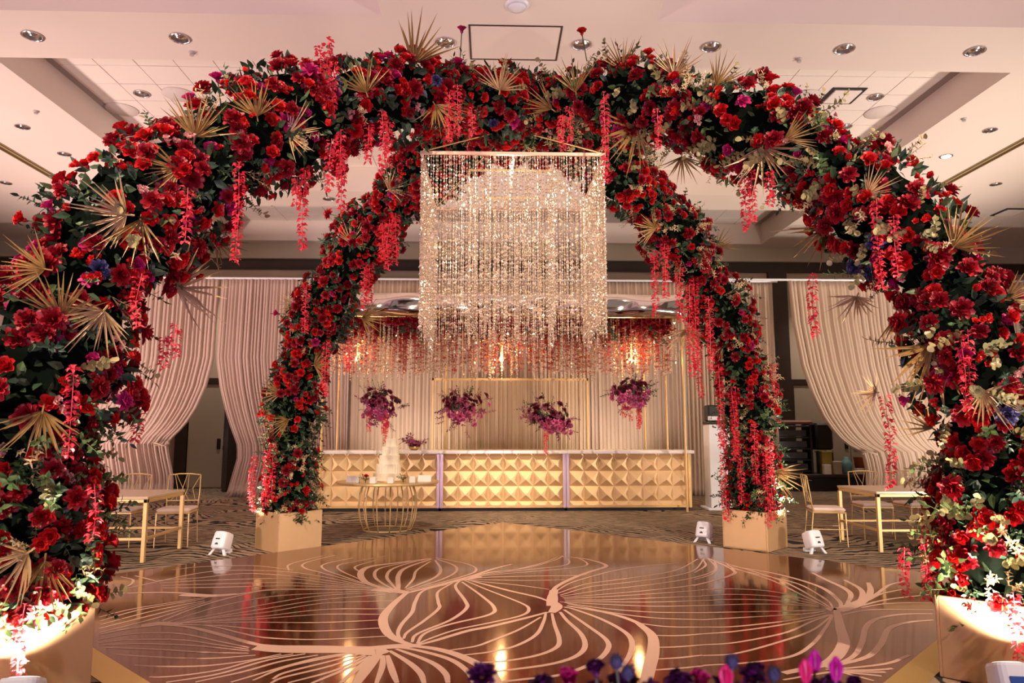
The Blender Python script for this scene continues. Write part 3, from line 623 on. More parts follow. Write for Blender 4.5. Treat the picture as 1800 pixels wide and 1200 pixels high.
sm = thing('smoke_detector', 'round white smoke detector at the top centre of the ceiling', 'smoke detector', (0.31, 8.16, ZB))
build('detector_base', MB().lathe([(.13, -.02), (.15, 0)], 24), M_white, sm); build('detector_cap', MB().lathe([(.05, -.055), (.1, -.045), (.11, -.02)], 24), M_white, sm, smooth=True)
ap = thing('access_panel', 'rectangular ceiling access panel with dark outline above the arch', 'access panel', (0.31, 9.02, ZB))
fr = MB()
for a in ((-.6, .6, -.43, -.41), (-.6, .6, .41, .43), (-.6, -.58, -.41, .41), (.58, .6, -.41, .41)): fr.box(*a, -.008, 0)
build('panel_frame', fr, M_dark, ap); build('panel_leaf', MB().box(-.57, .57, -.40, .40, -.006, 0), M_ceil, ap)

# ------------------------------------------------------------------ curtains
def drape(name, label, y, xl, xr, z0, z1, folds, amp, m, seed=0, nz=30, per=6, cat='curtain', ruffle=0.0):
    r = random.Random(seed); ph = [r.uniform(0, 6.28) for _ in range(4)]; nu = folds * per; V = []; F = []
    for j in range(nz + 1):
        q = j / nz; z = z0 + (z1 - z0) * q; a, b = xl(z), xr(z)
        wfull = xr(z1) - xl(z1); comp = min(1.6, max(.7, wfull / max(.2, b - a)))
        for i in range(nu + 1):
            u = i / nu
            fo = math.sin(2*PI*folds*u + 1.2*math.sin(2*PI*3*u + ph[0]) + .3*math.sin(3*q + ph[1]))
            fo2 = math.sin(2*PI*folds*.41*u + ph[2] + .8*q)
            am = amp * (0.55 + 0.45*min(1, (z1 - z) / .5)) * comp
            V.append((a + (b - a)*u + amp*.3*math.cos(2*PI*folds*u + ph[3])*(0 if i in (0, nu) else 1), y + am*(fo*.75 + fo2*.45) - ruffle*max(0, .25 - z)*(1 + fo), z))
    for j in range(nz):
        for i in range(nu): p = j*(nu+1)+i; F.append((p, p+1, p+nu+2, p+nu+1))
    o = build(name, MB().add(V, F), m, smooth=True); md = o.modifiers.new('thickness', 'SOLIDIFY'); md.thickness = 0.004
    return tag(o, label, cat, 'pleated floor-length curtains')
def pw(pts):
    zs = [p[0] for p in pts]; xs = [p[1] for p in pts]
    return lambda z: float(np.interp(z, zs, xs))
ZD = 5.07
drape('curtain', 'blush pleated curtain at far left, gathered to the left of the dark doorway', 17.0, pw([(0, -12.6), (ZD, -12.6)]),
      pw([(0, -7.2), (.5, -7.25), (1.0, -7.38), (1.2, -7.42), (1.35, -7.3), (1.6, -7.05), (2.0, -6.8), (2.5, -6.6), (3.17, -6.46), (ZD, -6.42)]), 0.01, ZD, 62, .045, M_drape, 1, ruffle=.4)
drape('curtain', 'blush pleated curtain between the dark doorway and the left rear column', 17.0, pw([(0, -6.02), (.9, -5.8), (1.2, -5.83), (1.6, -6.0), (2.0, -6.14), (2.5, -6.28), (3.17, -6.40), (ZD, -6.36)]), pw([(0, -3.3), (ZD, -3.3)]), 0.01, ZD, 38, .045, M_drape, 2, ruffle=.4)
drape('curtain', 'wide champagne pleated curtain hanging behind the bar', 17.05, pw([(0, -3.3), (ZD, -3.3)]), pw([(0, 6.85), (ZD, 6.85)]), 0.01, ZD, 110, .05, M_drape2, 3)
drape('curtain', 'champagne curtain at right, swept and tied back from the service doorway', 16.6, pw([(0, 8.62), (.5, 8.68), (.92, 8.62), (1.02, 8.58), (1.15, 8.3), (1.4, 8.0), (1.8, 7.72), (2.3, 7.5), (3.0, 7.28), (4.0, 7.12), (ZD, 7.05)]), pw([(0, 13.2), (ZD, 13.2)]), 0.01, ZD - .05, 64, .05, M_drape2, 4, ruffle=.4)
def tieback(x, y, z, l):
    t = MB().tube([(x + .16*math.cos(a), y - .02 + .12*math.sin(a), z + .03*math.sin(2*a)) for a in np.linspace(0, 2*PI, 17)], .02, 6, cap=False)
    tag(build('curtain_tieback', t, M_drape2, smooth=True), l, 'tieback')
tieback(-7.5, 16.93, 1.2, 'fabric tieback knotting the far left curtain'); tieback(8.72, 16.53, 1.0, 'fabric tieback knotting the right curtain')
tag(build('curtain_rail', MB().tube([(-12.8, 17.0, ZD + .02), (6.95, 17.0, ZD + .02)], .025, 8), M_white), 'long pale rail carrying the curtains behind the arch', 'curtain rail')
tag(build('curtain_rail', MB().tube([(5.6, 16.6, ZD - .02), (13.4, 16.6, ZD - .02)], .025, 8), M_white), 'pale rail carrying the right-hand curtain above the service doorway', 'curtain rail')

# ------------------------------------------------------------------ dance floor (square turned 45 degrees)
FZ = 0.03
def rot45(u, v): return ((u + v) / 2, (v - u) / 2)      # u = x - y, v = x + y
U0, U1, V0, V1 = -11.75, -2.07, 2.53, 12.22
q = [rot45(U0, V0), rot45(U1, V0), rot45(U1, V1), rot45(U0, V1)]
df = thing('dance_floor', 'glossy bronze square dance floor with swirling copper line pattern', 'dance floor', (0, 0, 0))
fl = MB(); fl.add([(*p, 0.002) for p in q] + [(*p, FZ) for p in q], [(0, 1, 2, 3), (7, 6, 5, 4)] + [(i, (i+1) % 4, 4 + (i+1) % 4, 4 + i) for i in range(4)])
build('floor_deck', fl, M_floor, df)
def seg_trim(a, b, out, w):
    a = Vector((*a, 0)); b = Vector((*b, 0)); o = Vector((*out, 0)).normalized() * w
    t = MB(); z = Vector((0, 0, FZ + .004)); lo = Vector((0, 0, .004)); h = Vector((0, 0, .0025))
    t.add([a + lo, b + lo, b + o + h, a + o + h, a + z, b + z], [(4, 5, 2, 3), (0, 3, 2, 1), (0, 1, 5, 4), (0, 4, 3), (1, 2, 5)])
    return t
build('edge_trim', seg_trim(q[0], q[1], (-1, -1), .16), M_trim, df); build('edge_trim', seg_trim(q[1], q[2], (1, -1), .16), M_trim, df)
for k, d in enumerate(DECALS):
    w = d[0]; P = catmull([(d[i], d[i+1]) for i in range(1, len(d), 2)], 7); V = []; F = []; n = len(P)
    keep = [(-11.70 < p[0]-p[1] < -2.12 and 2.58 < p[0]+p[1] < 12.17) for p in P]
    zz = FZ + 0.0006 + 0.00002 * (k % 40)
    for i, p in enumerate(P):
        t = P[min(i+1, n-1)] - P[max(i-1, 0)]; t = t / (np.linalg.norm(t) + 1e-9); nn = np.array((-t[1], t[0])); ww = w * (.62 + .38*math.sin(PI*i/(n-1)))*.5
        V += [(*(p + nn*ww), zz), (*(p - nn*ww), zz)]
    for i in range(n-1):
        if keep[i] and keep[i+1]: F.append((2*i, 2*i+1, 2*i+3, 2*i+2))
    if F: build('line_decal', MB().add(V, F), M_decal, df)
# ================================================================== FLOWER AND LEAF SHAPES (local +Z points out of the bloom)
def petal(mb, az, r0, L, w, t0, t1, cup=.35, nu=2, nv=3, z0=0.0, tip=.6, twist=0.0):
    V = []; F = []; x = r0; z = z0; ds = L / nv
    ca, sa = math.cos(az), math.sin(az)
    for j in range(nv + 1):
        v = j / nv
        th = t0 + (t1 - t0) * v
        if j: x += math.sin(th) * ds; z += math.cos(th) * ds
        wid = w * (.35 + .65*math.sin(PI*min(1, .12 + v*.72))) * (1 if v < .85 else tip)
        for i in range(-nu//2 - (nu % 2), nu//2 + 1):
            u = i / max(1, nu//2)
            k = cup * wid * u * u
            xx = x - math.cos(th) * k; zz = z + math.sin(th) * k
            yy = wid * u * .5
            V.append((ca*xx - sa*yy, sa*xx + ca*yy, zz))
    m = nu//2 * 2 + 1
    for j in range(nv):
        for i in range(m - 1): p = j*m + i; F.append((p, p+1, p+m+1, p+m))
    mb.add(V, F)
def mk_rose(seed, open_=1.0):
    r = random.Random(seed); mb = MB()
    for n, r0, L, w, t0, t1, z0 in ((3, .002, .036, .030, -.10, -.45, .014), (4, .006, .042, .042, .02, -.20, .010), (5, .009, .046, .050, .22, .10, .007), (6, .011, .052, .056, .45*open_, .70*open_, .003), (6, .012, .056, .062, .74*open_, 1.25*open_, 0)):
        o = r.uniform(0, 6)
        for k in range(n): petal(mb, o + 2*PI*k/n + r.uniform(-.12, .12), r0, L*r.uniform(.9, 1.1), w, t0, t1 + r.uniform(-.15, .15), .4, 2, 3, z0)
    mb.lathe([(.004, -.03), (.018, -.01), (.015, .004)], 6)
    return mb
def mk_peony(seed):
    r = random.Random(seed); mb = MB()
    for n, r0, L, w, t0, t1, z0 in ((5, .002, .04, .026, -.1, -.1, .018), (8, .007, .046, .032, .15, .15, .015), (9, .010, .052, .038, .42, .55, .010), (9, .012, .058, .046, .75, 1.0, .005), (9, .014, .062, .052, 1.05, 1.6, 0)):
        o = r.uniform(0, 6)
        for k in range(n): petal(mb, o + 2*PI*k/n + r.uniform(-.2, .2), r0, L*r.uniform(.85, 1.15), w, t0, t1 + r.uniform(-.3, .3), .3, 2, 2, z0)
    return mb
def mk_tulip(seed):
    r = random.Random(seed); mb = MB()
    for n, r0, t0, t1, L in ((3, .008, .45, -.45, .085), (3, .011, .55, -.35, .08)):
        for k in range(n): petal(mb, 2*PI*k/3 + (PI/3 if r0 > .01 else 0) + r.uniform(-.1, .1), r0, L, .055, t0, t1, .55, 2, 4, -.02, tip=.35)
    return mb
def mk_spray(seed):
    r = random.Random(seed); mb = MB()
    for c in range(4):
        a = r.uniform(0, 6.28); d = .036 if c else 0; cx, cy, cz = d*math.cos(a + c*2.1), d*math.sin(a + c*2.1), r.uniform(-.012, .012); st = len(mb.v)
        for n, r0, L, w, t0, t1, z0 in ((3, .001, .020, .02, -.1, -.2, .006), (5, .004, .026, .028, .4, .9, 0)):
            o = r.uniform(0, 6)
            for k in range(n): petal(mb, o + 2*PI*k/n, r0, L, w, t0, t1, .35, 2, 2, z0)
        mb.xf(Matrix.Translation((cx, cy, cz)) @ Euler((r.uniform(-.5, .5), r.uniform(-.5, .5), 0)).to_matrix().to_4x4(), st)
    return mb
def leaf_quad(mb, base, d, n, L, w, fold=.25, round_=False):
    d = Vector(d).normalized(); n = Vector(n); s = d.cross(n)
    s = s.normalized() if s.length > 1e-4 else d.orthogonal().normalized(); n = s.cross(d).normalized(); b = Vector(base)
    if round_: pr = ((0, .1), (.25, .85), (.6, 1.0), (.9, .6), (1.0, .05))
    else: pr = ((0, .08), (.35, 1.0), (.7, .7), (1.0, .02))
    V = []; F = []
    for t, ww in pr:
        c = b + d*L*t - n*L*.18*t*t
        V += [c + s*w*ww*.5 + n*w*fold*ww*.5, c, c - s*w*ww*.5 + n*w*fold*ww*.5]
    for i in range(len(pr) - 1):
        o = 3*i; F += [(o, o+1, o+4, o+3), (o+1, o+2, o+5, o+4)]
    mb.add(V, F)
def mk_sprig(seed, n=11, L=.26, leaf=.055, w=.026, round_=False, droop=.35):
    r = random.Random(seed); mb = MB(); bend = r.uniform(-.25, .25)
    P = [Vector((bend*L*t*t, r.uniform(-.1, .1)*L*t*t - droop*L*t*t*.5, L*t)) for t in np.linspace(0, 1, 6)]
    mb.tube(P, [.003]*5 + [.001], 3, cap=False)
    for k in range(n):
        t = .15 + .85*k/(n-1); i = min(4, int(t*5)); p = P[i].lerp(P[i+1], t*5 - i); tg = (P[i+1] - P[i]).normalized()
        a = k*2.4 + r.uniform(-.4, .4); side = Vector((math.cos(a), math.sin(a), 0)); d = (tg*.55 + side).normalized() if k < n-1 else tg
        leaf_quad(mb, p, d, tg + Vector((0, 0, .3)), leaf*r.uniform(.75, 1.2), w*r.uniform(.8, 1.2), .25, round_)
    return mb
def mk_fern(seed, L=.26):
    r = random.Random(seed); mb = MB()
    for s in range(3):
        az = r.uniform(0, 6.28); sp = r.uniform(.1, .5); d = Vector((math.cos(az)*sp, math.sin(az)*sp, 1)).normalized()
        P = [d*L*t + Vector((0, 0, -.2*L*t*t)) for t in np.linspace(0, 1, 4)]
        mb.tube(P, [.002, .002, .0015, .001], 3, cap=False)
        for k in range(16):
            t = .2 + .8*k/15; p = d*L*t + Vector((0, 0, -.2*L*t*t)); a = k*2.4; leaf_quad(mb, p, d*.6 + Vector((math.cos(a), math.sin(a), 0)), d, r.uniform(.02, .04), .010, .1)
    return mb
def mk_palm(seed, n=16, spread=1.1):       # unit length fan, opening along +Z, in the X-Z plane, face towards +Y
    r = random.Random(seed); mb = MB()
    mb.tube([(0, 0, -.12), (0, 0, .05)], .018, 5)
    for k in range(n):
        a = -spread + 2*spread*k/(n-1); a += r.uniform(-.07, .07); L = r.uniform(.62, 1.0) * (1 - .10*abs(a)); cv = r.uniform(-.28, .28); dx, dz = math.sin(a), math.cos(a); sx, sz = dz, -dx
        V = []; off = r.uniform(-.05, .05); n_ = 4
        for t, w in ((.03, .010), (.3, .022), (.65, .015), (1.0, .0015)):
            c = Vector((dx*L*t, off*t + cv*t*t, dz*L*t)); s = Vector((sx, 0, sz))
            V += [c + s*w + Vector((0, .018*(1-t), 0)), c + Vector((0, -.014*(1-t), 0)), c - s*w + Vector((0, .018*(1-t), 0))]
        F = []
        for i in range(3): o = 3*i; F += [(o, o+1, o+4, o+3), (o+1, o+2, o+5, o+4)]
        mb.add(V, F)
    return mb
def mk_blossom_strand(seed, L):             # a hanging string of small petals, tip down, from the origin
    r = random.Random(seed); mb = MB(); n = max(6, int(L / .021)); sw = r.uniform(-.03, .03)
    mb.tube([(0, 0, 0), (sw, 0, -L*.5), (0, sw, -L)], .003, 3, cap=False)
    for k in range(n):
        t = (k + .5) / n; rad_ = .034 * (1 - .5*t)
        for q in range(4):
            a = r.uniform(0, 6.28); c = Vector((math.cos(a)*rad_*.6 + sw*t*(1-t)*4, math.sin(a)*rad_*.6, -L*t + r.uniform(-.01, .01)))
            d = Vector((math.cos(a), math.sin(a), r.uniform(-.7, .3)))
            leaf_quad(mb, c, d, Vector((0, 0, 1)), r.uniform(.030, .046), r.uniform(.028, .042), .4, False)
    return mb
ROSE = [mk_rose(s, o).mesh('rose', R_rose, True) for s, o in ((1, 1.0), (2, .85), (3, 1.1))]
PEONY = [mk_peony(s).mesh('peony', R_peony, True) for s in (1, 2, 3)]
SPRAY = [mk_spray(s).mesh('spray_rose', R_spray, True) for s in (1, 2, 3)]
MAG = [mk_rose(s + 10, .8).mesh('magenta_rose', R_mag, True) for s in (1, 2)] + [mk_peony(12).mesh('magenta_rose', R_mag, True)]
TULIP = [mk_tulip(s).mesh('tulip', R_tulip, True) for s in (1, 2)]
BLUSH = [mk_spray(s + 20).mesh('blush_spray', R_blush, True) for s in (1, 2)]
BLUE = [mk_peony(33).mesh('blue_lit_foam', R_blue, True)]  # petal clusters standing in for foam in blue light
SPRIG = [mk_sprig(s, 12, .24, .060, .030).mesh('leaf_sprig', G_leaf, True) for s in (1, 2, 3)]
SPRIG2 = [mk_sprig(s + 5, 12, .26, .055, .028).mesh('leaf_sprig', G_leaf2, True) for s in (1, 2)]
EUC = [mk_sprig(s + 9, 14, .24, .042, .040, True).mesh('eucalyptus_sprig', G_euc, True) for s in (1, 2, 3)]
FERN = [mk_fern(s).mesh('dried_fern', G_fern) for s in (1, 2)]
PALM = [mk_palm(1).mesh('palm_fan', G_palm), mk_palm(2, 13, .8).mesh('palm_fan', G_palm), mk_palm(3, 17, 1.35).mesh('palm_fan', G_palm2)]

def orient(n, spin=0.0):
    q = Vector(n).normalized().to_track_quat('Z', 'Y'); return (q @ Quaternion((0, 0, 1), spin)).to_euler()

# ================================================================== PLANTERS
planter_xy = {'FL': (-2.72, 4.45), 'FR': (3.19, 4.57), 'BL': (-2.58, 9.6), 'BR': (3.45, 9.52)}
pl_label = {'FL': 'tall square gold planter cropped at the lower left corner', 'FR': 'tall square gold planter cropped at the lower right corner',
            'BL': 'square gold planter at the foot of the left rear flower column', 'BR': 'square gold planter at the foot of the right rear flower column'}
PH = 0.49
for k, (x, y) in planter_xy.items():
    h = .30; t = .018
    p = thing('planter_box', pl_label[k], 'planter', (x, y, 0), PI/4, 'gold planters of the flower arch')
    for a in ((-h, h, -h, -h+t), (-h, h, h-t, h), (-h, -h+t, -h+t, h-t), (h-t, h, -h+t, h-t)):
        build('side_panel', MB().bbox(a[0], a[1], a[2], a[3], 0.004, PH, .004), M_goldpaint, p)
    build('bottom_panel', MB().box(-h+t, h-t, -h+t, h-t, 0.004, .03), M_goldpaint, p)
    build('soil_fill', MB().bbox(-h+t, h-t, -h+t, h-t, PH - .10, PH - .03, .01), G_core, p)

# ================================================================== FLOWER ARCHES
CRN = (0.33, 7.05)
PROF = [(1.0, .42), (1.0, 1.0), (1.0, 1.5), (.985, 1.95), (.955, 2.4), (.9, 2.8), (.8, 3.28), (.65, 3.8), (.5, 4.18), (.3, 4.53), (.12, 4.68), (0, 4.72)]
def arm_path(k):
    p = planter_xy[k]
    return [Vector(c) for c in catmull([(CRN[0] + (p[0]-CRN[0])*s, CRN[1] + (p[1]-CRN[1])*s, z) for s, z in PROF], 10)]
ARMR = {'FL': .385, 'FR': .325, 'BL': .32, 'BR': .32}
def arm_radius(k, z, s):
    r = ARMR[k]
    if k[0] == 'F' and z > 3.9: r += (.295 - r)*min(1, (z - 3.9)/.6)
    if z < .9: r *= .70 + .30*max(0, (z - .42)/.48)
    return r * (1 + .17*math.sin(s*5.1 + ord(k[1])) + .09*math.sin(s*11.3 + 1.7*ord(k[0])))
CAMP = Vector((0, 0, 1.5))
arches = {'A': ('FL', 'BR', 'lush red flower arch rising from the near left planter to the right rear planter'),
          'B': ('FR', 'BL', 'lush red flower arch rising from the near right planter to the left rear planter')}
class Stuff:                                   # gathers the small or hidden pieces into one mesh
    def __init__(s): s.V = []; s.F = []; s.n = 0; s.mi = []; s.mats = []
    def put(s, me, M):
        key = me.name_full
        if key not in CACHE:
            co = np.empty(len(me.vertices)*3); me.vertices.foreach_get('co', co); CACHE[key] = (co.reshape(-1, 3), [tuple(p.vertices) for p in me.polygons])
        co, F = CACHE[key]; A = np.array(M); s.V.append(co @ A[:3, :3].T + A[:3, 3]); o = s.n
        s.F.extend([tuple(i + o for i in f) for f in F]); s.n += len(co)
        m = me.materials[0]
        if m not in s.mats: s.mats.append(m)
        s.mi.extend([s.mats.index(m)] * len(F))
    def make(s, name, parent):
        if not s.n: return
        me = bpy.data.meshes.new(name); me.from_pydata(np.concatenate(s.V).tolist(), [], s.F)
        for m in s.mats: me.materials.append(m)
        me.polygons.foreach_set('material_index', s.mi); me.update()
        o = obj(name, me, parent); o['kind'] = 'stuff'; return o
CACHE = {}
def trs(p, n, spin, s):
    return Matrix.Translation(p) @ orient(n, spin).to_matrix().to_4x4() @ Matrix.Scale(s, 4)
leaf_single = MB(); leaf_quad(leaf_single, (0, 0, 0), (0, .25, 1), (0, -1, .2), .075, .038, .2); LEAF1 = [leaf_single.mesh('leaf', G_leaf), None]
ls2 = MB(); leaf_quad(ls2, (0, 0, 0), (0, .25, 1), (0, -1, .2), .07, .034, .2); LEAF1[1] = ls2.mesh('leaf', G_leaf2)
for ak, (ka, kb, lab) in arches.items():
    R = random.Random(ord(ak)); root = thing('flower_arch', lab, 'flower arch', (0, 0, 0), group='crossed flower arches')
    items = []; stuff_b = Stuff(); stuff_l = Stuff()
    for k in (ka, kb):
        P = arm_path(k); npt = len(P); cum = [0.0]
        for i in range(1, npt): cum.append(cum[-1] + (P[i]-P[i-1]).length)
        tot = cum[-1]
        def at(s):
            i = max(0, min(npt-2, int(np.searchsorted(cum, s) - 1))); f = (s - cum[i]) / max(1e-6, cum[i+1]-cum[i]); return P[i].lerp(P[i+1], f), (P[i+1]-P[i]).normalized()
        # dark inner core
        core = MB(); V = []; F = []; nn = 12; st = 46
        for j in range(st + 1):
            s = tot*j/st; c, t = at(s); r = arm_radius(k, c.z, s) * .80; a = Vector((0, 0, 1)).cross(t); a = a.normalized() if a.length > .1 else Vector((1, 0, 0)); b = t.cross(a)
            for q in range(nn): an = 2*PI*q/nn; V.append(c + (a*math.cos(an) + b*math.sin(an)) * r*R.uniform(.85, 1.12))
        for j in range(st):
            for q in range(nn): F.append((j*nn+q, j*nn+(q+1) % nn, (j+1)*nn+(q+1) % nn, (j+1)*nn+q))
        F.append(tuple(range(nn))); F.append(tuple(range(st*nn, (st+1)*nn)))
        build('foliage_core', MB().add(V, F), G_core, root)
        front = k[0] == 'F'
        dens = 112 if front else 125
        area = tot * 2*PI*ARMR[k]; N = int(area * dens); N2 = int(N * .10)
        for i in range(N + N2):
            s = tot * (i + R.random()) / N if i < N else R.uniform(0, 1.1); c, t = at(s); r = arm_radius(k, c.z, s)
            a = Vector((0, 0, 1)).cross(t); a = a.normalized() if a.length > .1 else Vector((1, 0, 0)); b = t.cross(a); an = R.uniform(0, 2*PI)
            n = (a*math.cos(an) + b*math.sin(an)).normalized()
            p = c + n * r * R.uniform(.86, 1.16); vd = (CAMP - p).normalized(); f = n.dot(vd)
            if f < -.15 and R.random() < .68: continue
            nj = (n + Vector((R.uniform(-.45, .45), R.uniform(-.45, .45), R.uniform(-.3, .5)))*.8).normalized()
            hz = c.z
            if math.sin(s*7.3 + 3*math.sin(an*1.0 + s) + ord(k[1])) + .7*math.sin(an*3 + s*4.7) < -.85 and hz > 1.6 and R.random() < .5: continue
            # choice of plant, by place
            x = R.random(); zone = math.sin(s*2.3 + ord(k[0])) + .6*math.sin(an*2 + s*3.1)
            if k[0] == 'B' and hz < 1.9:                       # rear columns: green lower half
                w = [('leafy', .50), ('fern', .10 if k == 'BL' else .06), ('spray', .12), ('rose', .12), ('peony', .05), ('sprig2', .11)]
            elif k == 'FR':
                w = [('rose', .25), ('peony', .19), ('spray', .12), ('magenta', .08), ('tulip', .05), ('euc', .22), ('leafy', .09), ('fern', .03), ('blush', .02), ('sprig2', .03), ('blue', .006)]
                if hz < 1.3: w = [('rose', .20), ('peony', .12), ('spray', .08), ('magenta', .08), ('euc', .14), ('leafy', .12), ('sprig2', .20), ('fern', .06)]
            elif k == 'FL':
                w = [('rose', .31), ('peony', .21), ('spray', .14), ('magenta', .08), ('tulip', .04), ('euc', .04), ('leafy', .11), ('fern', .02), ('blush', .03), ('blue', .010)]
                if hz < 1.6: w = [('rose', .24), ('peony', .22), ('spray', .10), ('magenta', .06), ('euc', .06), ('leafy', .20), ('sprig2', .14), ('fern', .05), ('blush', .06)]
            elif k == 'BR':
                w = [('rose', .24), ('peony', .24), ('spray', .20), ('fern', .13), ('leafy', .12), ('magenta', .04), ('euc', .03)]
            else:
                w = [('rose', .28), ('peony', .28), ('spray', .22), ('leafy', .16), ('magenta', .05), ('fern', .01)]
            tw = sum(q[1] for q in w); x *= tw; kind = w[-1][0]
            for nm, pr in w:
                if x < pr: kind = nm; break
                x -= pr
            # big drifts: push neighbouring picks towards one plant
            if zone > 1.0 and kind in ('spray', 'magenta'): kind = 'rose'
            if zone < -1.0 and kind in ('rose', 'tulip'): kind = 'peony'
            items.append((kind, p, nj, n, f, (p - CAMP).length, front, hz))
        # loose single leaves filling the gaps
        for i in range(int(area * (240 if front else 260))):
            s = tot*R.random(); c, t = at(s); r = arm_radius(k, c.z, s); a = Vector((0, 0, 1)).cross(t); a = a.normalized() if a.length > .1 else Vector((1, 0, 0)); b = t.cross(a); an = R.uniform(0, 2*PI)
            n = a*math.cos(an) + b*math.sin(an); p = c + n*r*R.uniform(.80, 1.03)
            if n.dot((CAMP - p).normalized()) < -.2 and R.random() < .7: continue
            d = (n + Vector((R.uniform(-1, 1), R.uniform(-1, 1), R.uniform(-1, .6)))*.8).normalized()
            stuff_l.put(LEAF1[0 if R.random() < .8 else 1], trs(p, d, R.uniform(0, 6), R.uniform(.8, 1.5)))
    KI = {'rose': ('rose', ROSE, (.72, 1.08)), 'peony': ('peony', PEONY, (.72, 1.15)), 'spray': ('spray_rose', SPRAY, (.8, 1.15)), 'magenta': ('magenta_rose', MAG, (.7, 1.0)), 'tulip': ('tulip', TULIP, (.7, .95)),
          'blush': ('blush_spray', BLUSH, (.9, 1.2)), 'blue': ('blue_lit_foam', BLUE, (.7, .9)), 'leafy': ('leaf_sprig', SPRIG, (.5, .95)), 'sprig2': ('green_sprig', SPRIG2, (.6, 1.05)), 'euc': ('eucalyptus_sprig', EUC, (.6, 1.1)), 'fern': ('dried_fern', FERN, (.7, 1.15))}
    for kind, (nm, meshes, (s0, s1)) in KI.items():
        L = [it for it in items if it[0] == kind]; L.sort(key=lambda it: -(it[4] > -.12) * 10 + it[5] * .1)
        for i, it in enumerate(L):
            sc = R.uniform(s0, s1) * (1.0 if it[6] else .92); me = meshes[R.randrange(len(meshes))]; p = it[1]; n = it[2]
            if kind in ('leafy', 'sprig2', 'euc', 'fern'):
                p = it[1] - it[3]*.06; n = (it[3] + Vector((R.uniform(-.8, .8), R.uniform(-.8, .8), R.uniform(-1.1, .5)))*.75).normalized()
                if kind == 'leafy' and it[7] < 1.9: n = (n + Vector((0, 0, -.5))).normalized()
            sp = R.uniform(0, 6.28)
            if i < 300 and it[4] > -.3: obj(nm, me, root, p, orient(n, sp), sc)
            else: (stuff_b if kind not in ('leafy', 'sprig2', 'euc', 'fern') else stuff_l).put(me, trs(p, n, sp, sc))
    stuff_b.make('hidden_blooms', root); stuff_l.make('filler_leaves', root)
    # gold fan palms
    for i, (x, y, z, dx, dy, dz, size, arm) in enumerate(FANS):
        if arm not in (ka, kb): continue
        d = Vector((dx, dy, dz)).normalized(); v = (CAMP - Vector((x, y, z))).normalized(); fy = (v - d*v.dot(d)); fy = fy.normalized(); xx = fy.cross(d)
        fy = (fy + xx*R.uniform(-.5, .5)).normalized(); xx = fy.cross(d).normalized()
        M = Matrix((xx, fy, d)).transposed(); o = obj('palm_fan', PALM[(i*5) % 3], root, Vector((x, y, z)) - d*size*.22 + v*.03, M.to_euler(), size*1.22)
    # hanging blossom strings
    for i, (x, y, z, L, arm) in enumerate(STRANDS):
        if arm not in (ka, kb): continue
        o = obj('blossom_strand', mk_blossom_strand(i, max(.22, L*1.08)).mesh('blossom_strand', R_strand), root, (x, y, z)); o.location += (CAMP - Vector((x, y, z))).normalized()*.04
        o.scale = (.85, .85, 1) if arm[0] == 'F' else (1.15, 1.15, 1)
        if i % 4 == 0: obj('blossom_strand', o.data, root, o.location + Vector((.06, .02, .08)), (0, 0, 2.1)).scale = o.scale
    # a few blooms on long stems standing out of the arch
    for (x, y, z, dx, dz, me, sc) in LONGSTEM[ak]:
        tip = Vector((x + dx, y - .05, z + dz)); st = obj('long_stem', MB().tube([(x, y, z), ((x + tip.x)/2, y, (z + tip.z)/2 + .03), tuple(tip)], .005, 5).mesh('long_stem', G_stem), root)
        obj('stem_bloom', {'m': MAG[0], 'r': ROSE[1], 'p': PEONY[0]}[me], st, tip, orient((dx, -.4, dz)), sc)
# ================================================================== CRYSTAL CURTAIN CHANDELIER
def mk_bead_strand(seed, L, step=.034, size=.010, thread=.0018):
    r = random.Random(seed); mb = MB(); mb.tube([(0, 0, 0), (0, 0, -L)], thread, 3, cap=False); z = -.02
    while z > -L:
        s = size * r.choice((.7, .85, 1, 1, 1.25, 1.6)); a = r.uniform(0, 1.57); h = s*r.uniform(1.0, 1.7)
        V = [(0, 0, z + h), (0, 0, z - h)] + [(s*math.cos(a + q*PI/2), s*math.sin(a + q*PI/2), z) for q in range(4)]
        mb.add(V, [f for q in range(4) for f in ((0, 2+q, 2+(q+1) % 4), (1, 2+(q+1) % 4, 2+q))])
        z -= step * r.uniform(.6, 1.5)
    return mb
cx, cy, CT = 0.20, 7.0, 3.95
hs = .815
ch = thing('crystal_chandelier', 'square chandelier of champagne crystal strands hanging under the arch crown', 'chandelier', (cx, cy, 0))
for a in ((-hs-.012, hs+.012, -hs-.012, -hs+.012), (-hs-.012, hs+.012, hs-.012, hs+.012), (-hs-.012, -hs+.012, -hs+.012, hs-.012), (hs-.012, hs+.012, -hs+.012, hs-.012), (-.012, .012, -hs+.012, hs-.012)):
    build('frame_bar', MB().box(a[0], a[1], a[2], a[3], CT - .014, CT + .014), mat('rose_frame', (.85, .58, .46), .35, metal=.5), ch)
for sx, sy in ((-1, -1), (1, -1), (1, 1), (-1, 1)):
    build('suspension_wire', MB().tube([(sx*hs, sy*hs, CT + .01), (sx*.12, sy*.12, 4.45)], .006, 5), M_goldframe, ch)
BEADS = [mk_bead_strand(s, 1.0).mesh('bead_strand', M_crystal) for s in range(1)]
LV = (1.40, 1.46, 1.50, 1.56, 1.64)
BEADS = [[mk_bead_strand(s*10 + i, L, .030).mesh('bead_strand', M_crystal) for s in range(3)] for i, L in enumerate(LV)]
rb = random.Random(5); pts = []
for half, n in ((hs, 70), (hs*.5, 8)):
    for side in range(4):
        for i in range(n):
            u = -half + 2*half*(i + .5)/n + rb.uniform(-.006, .006); x, y = [(u, -half), (half, u), (u, half), (-half, u)][side]; pts.append((x, y, half))
inner = Stuff()
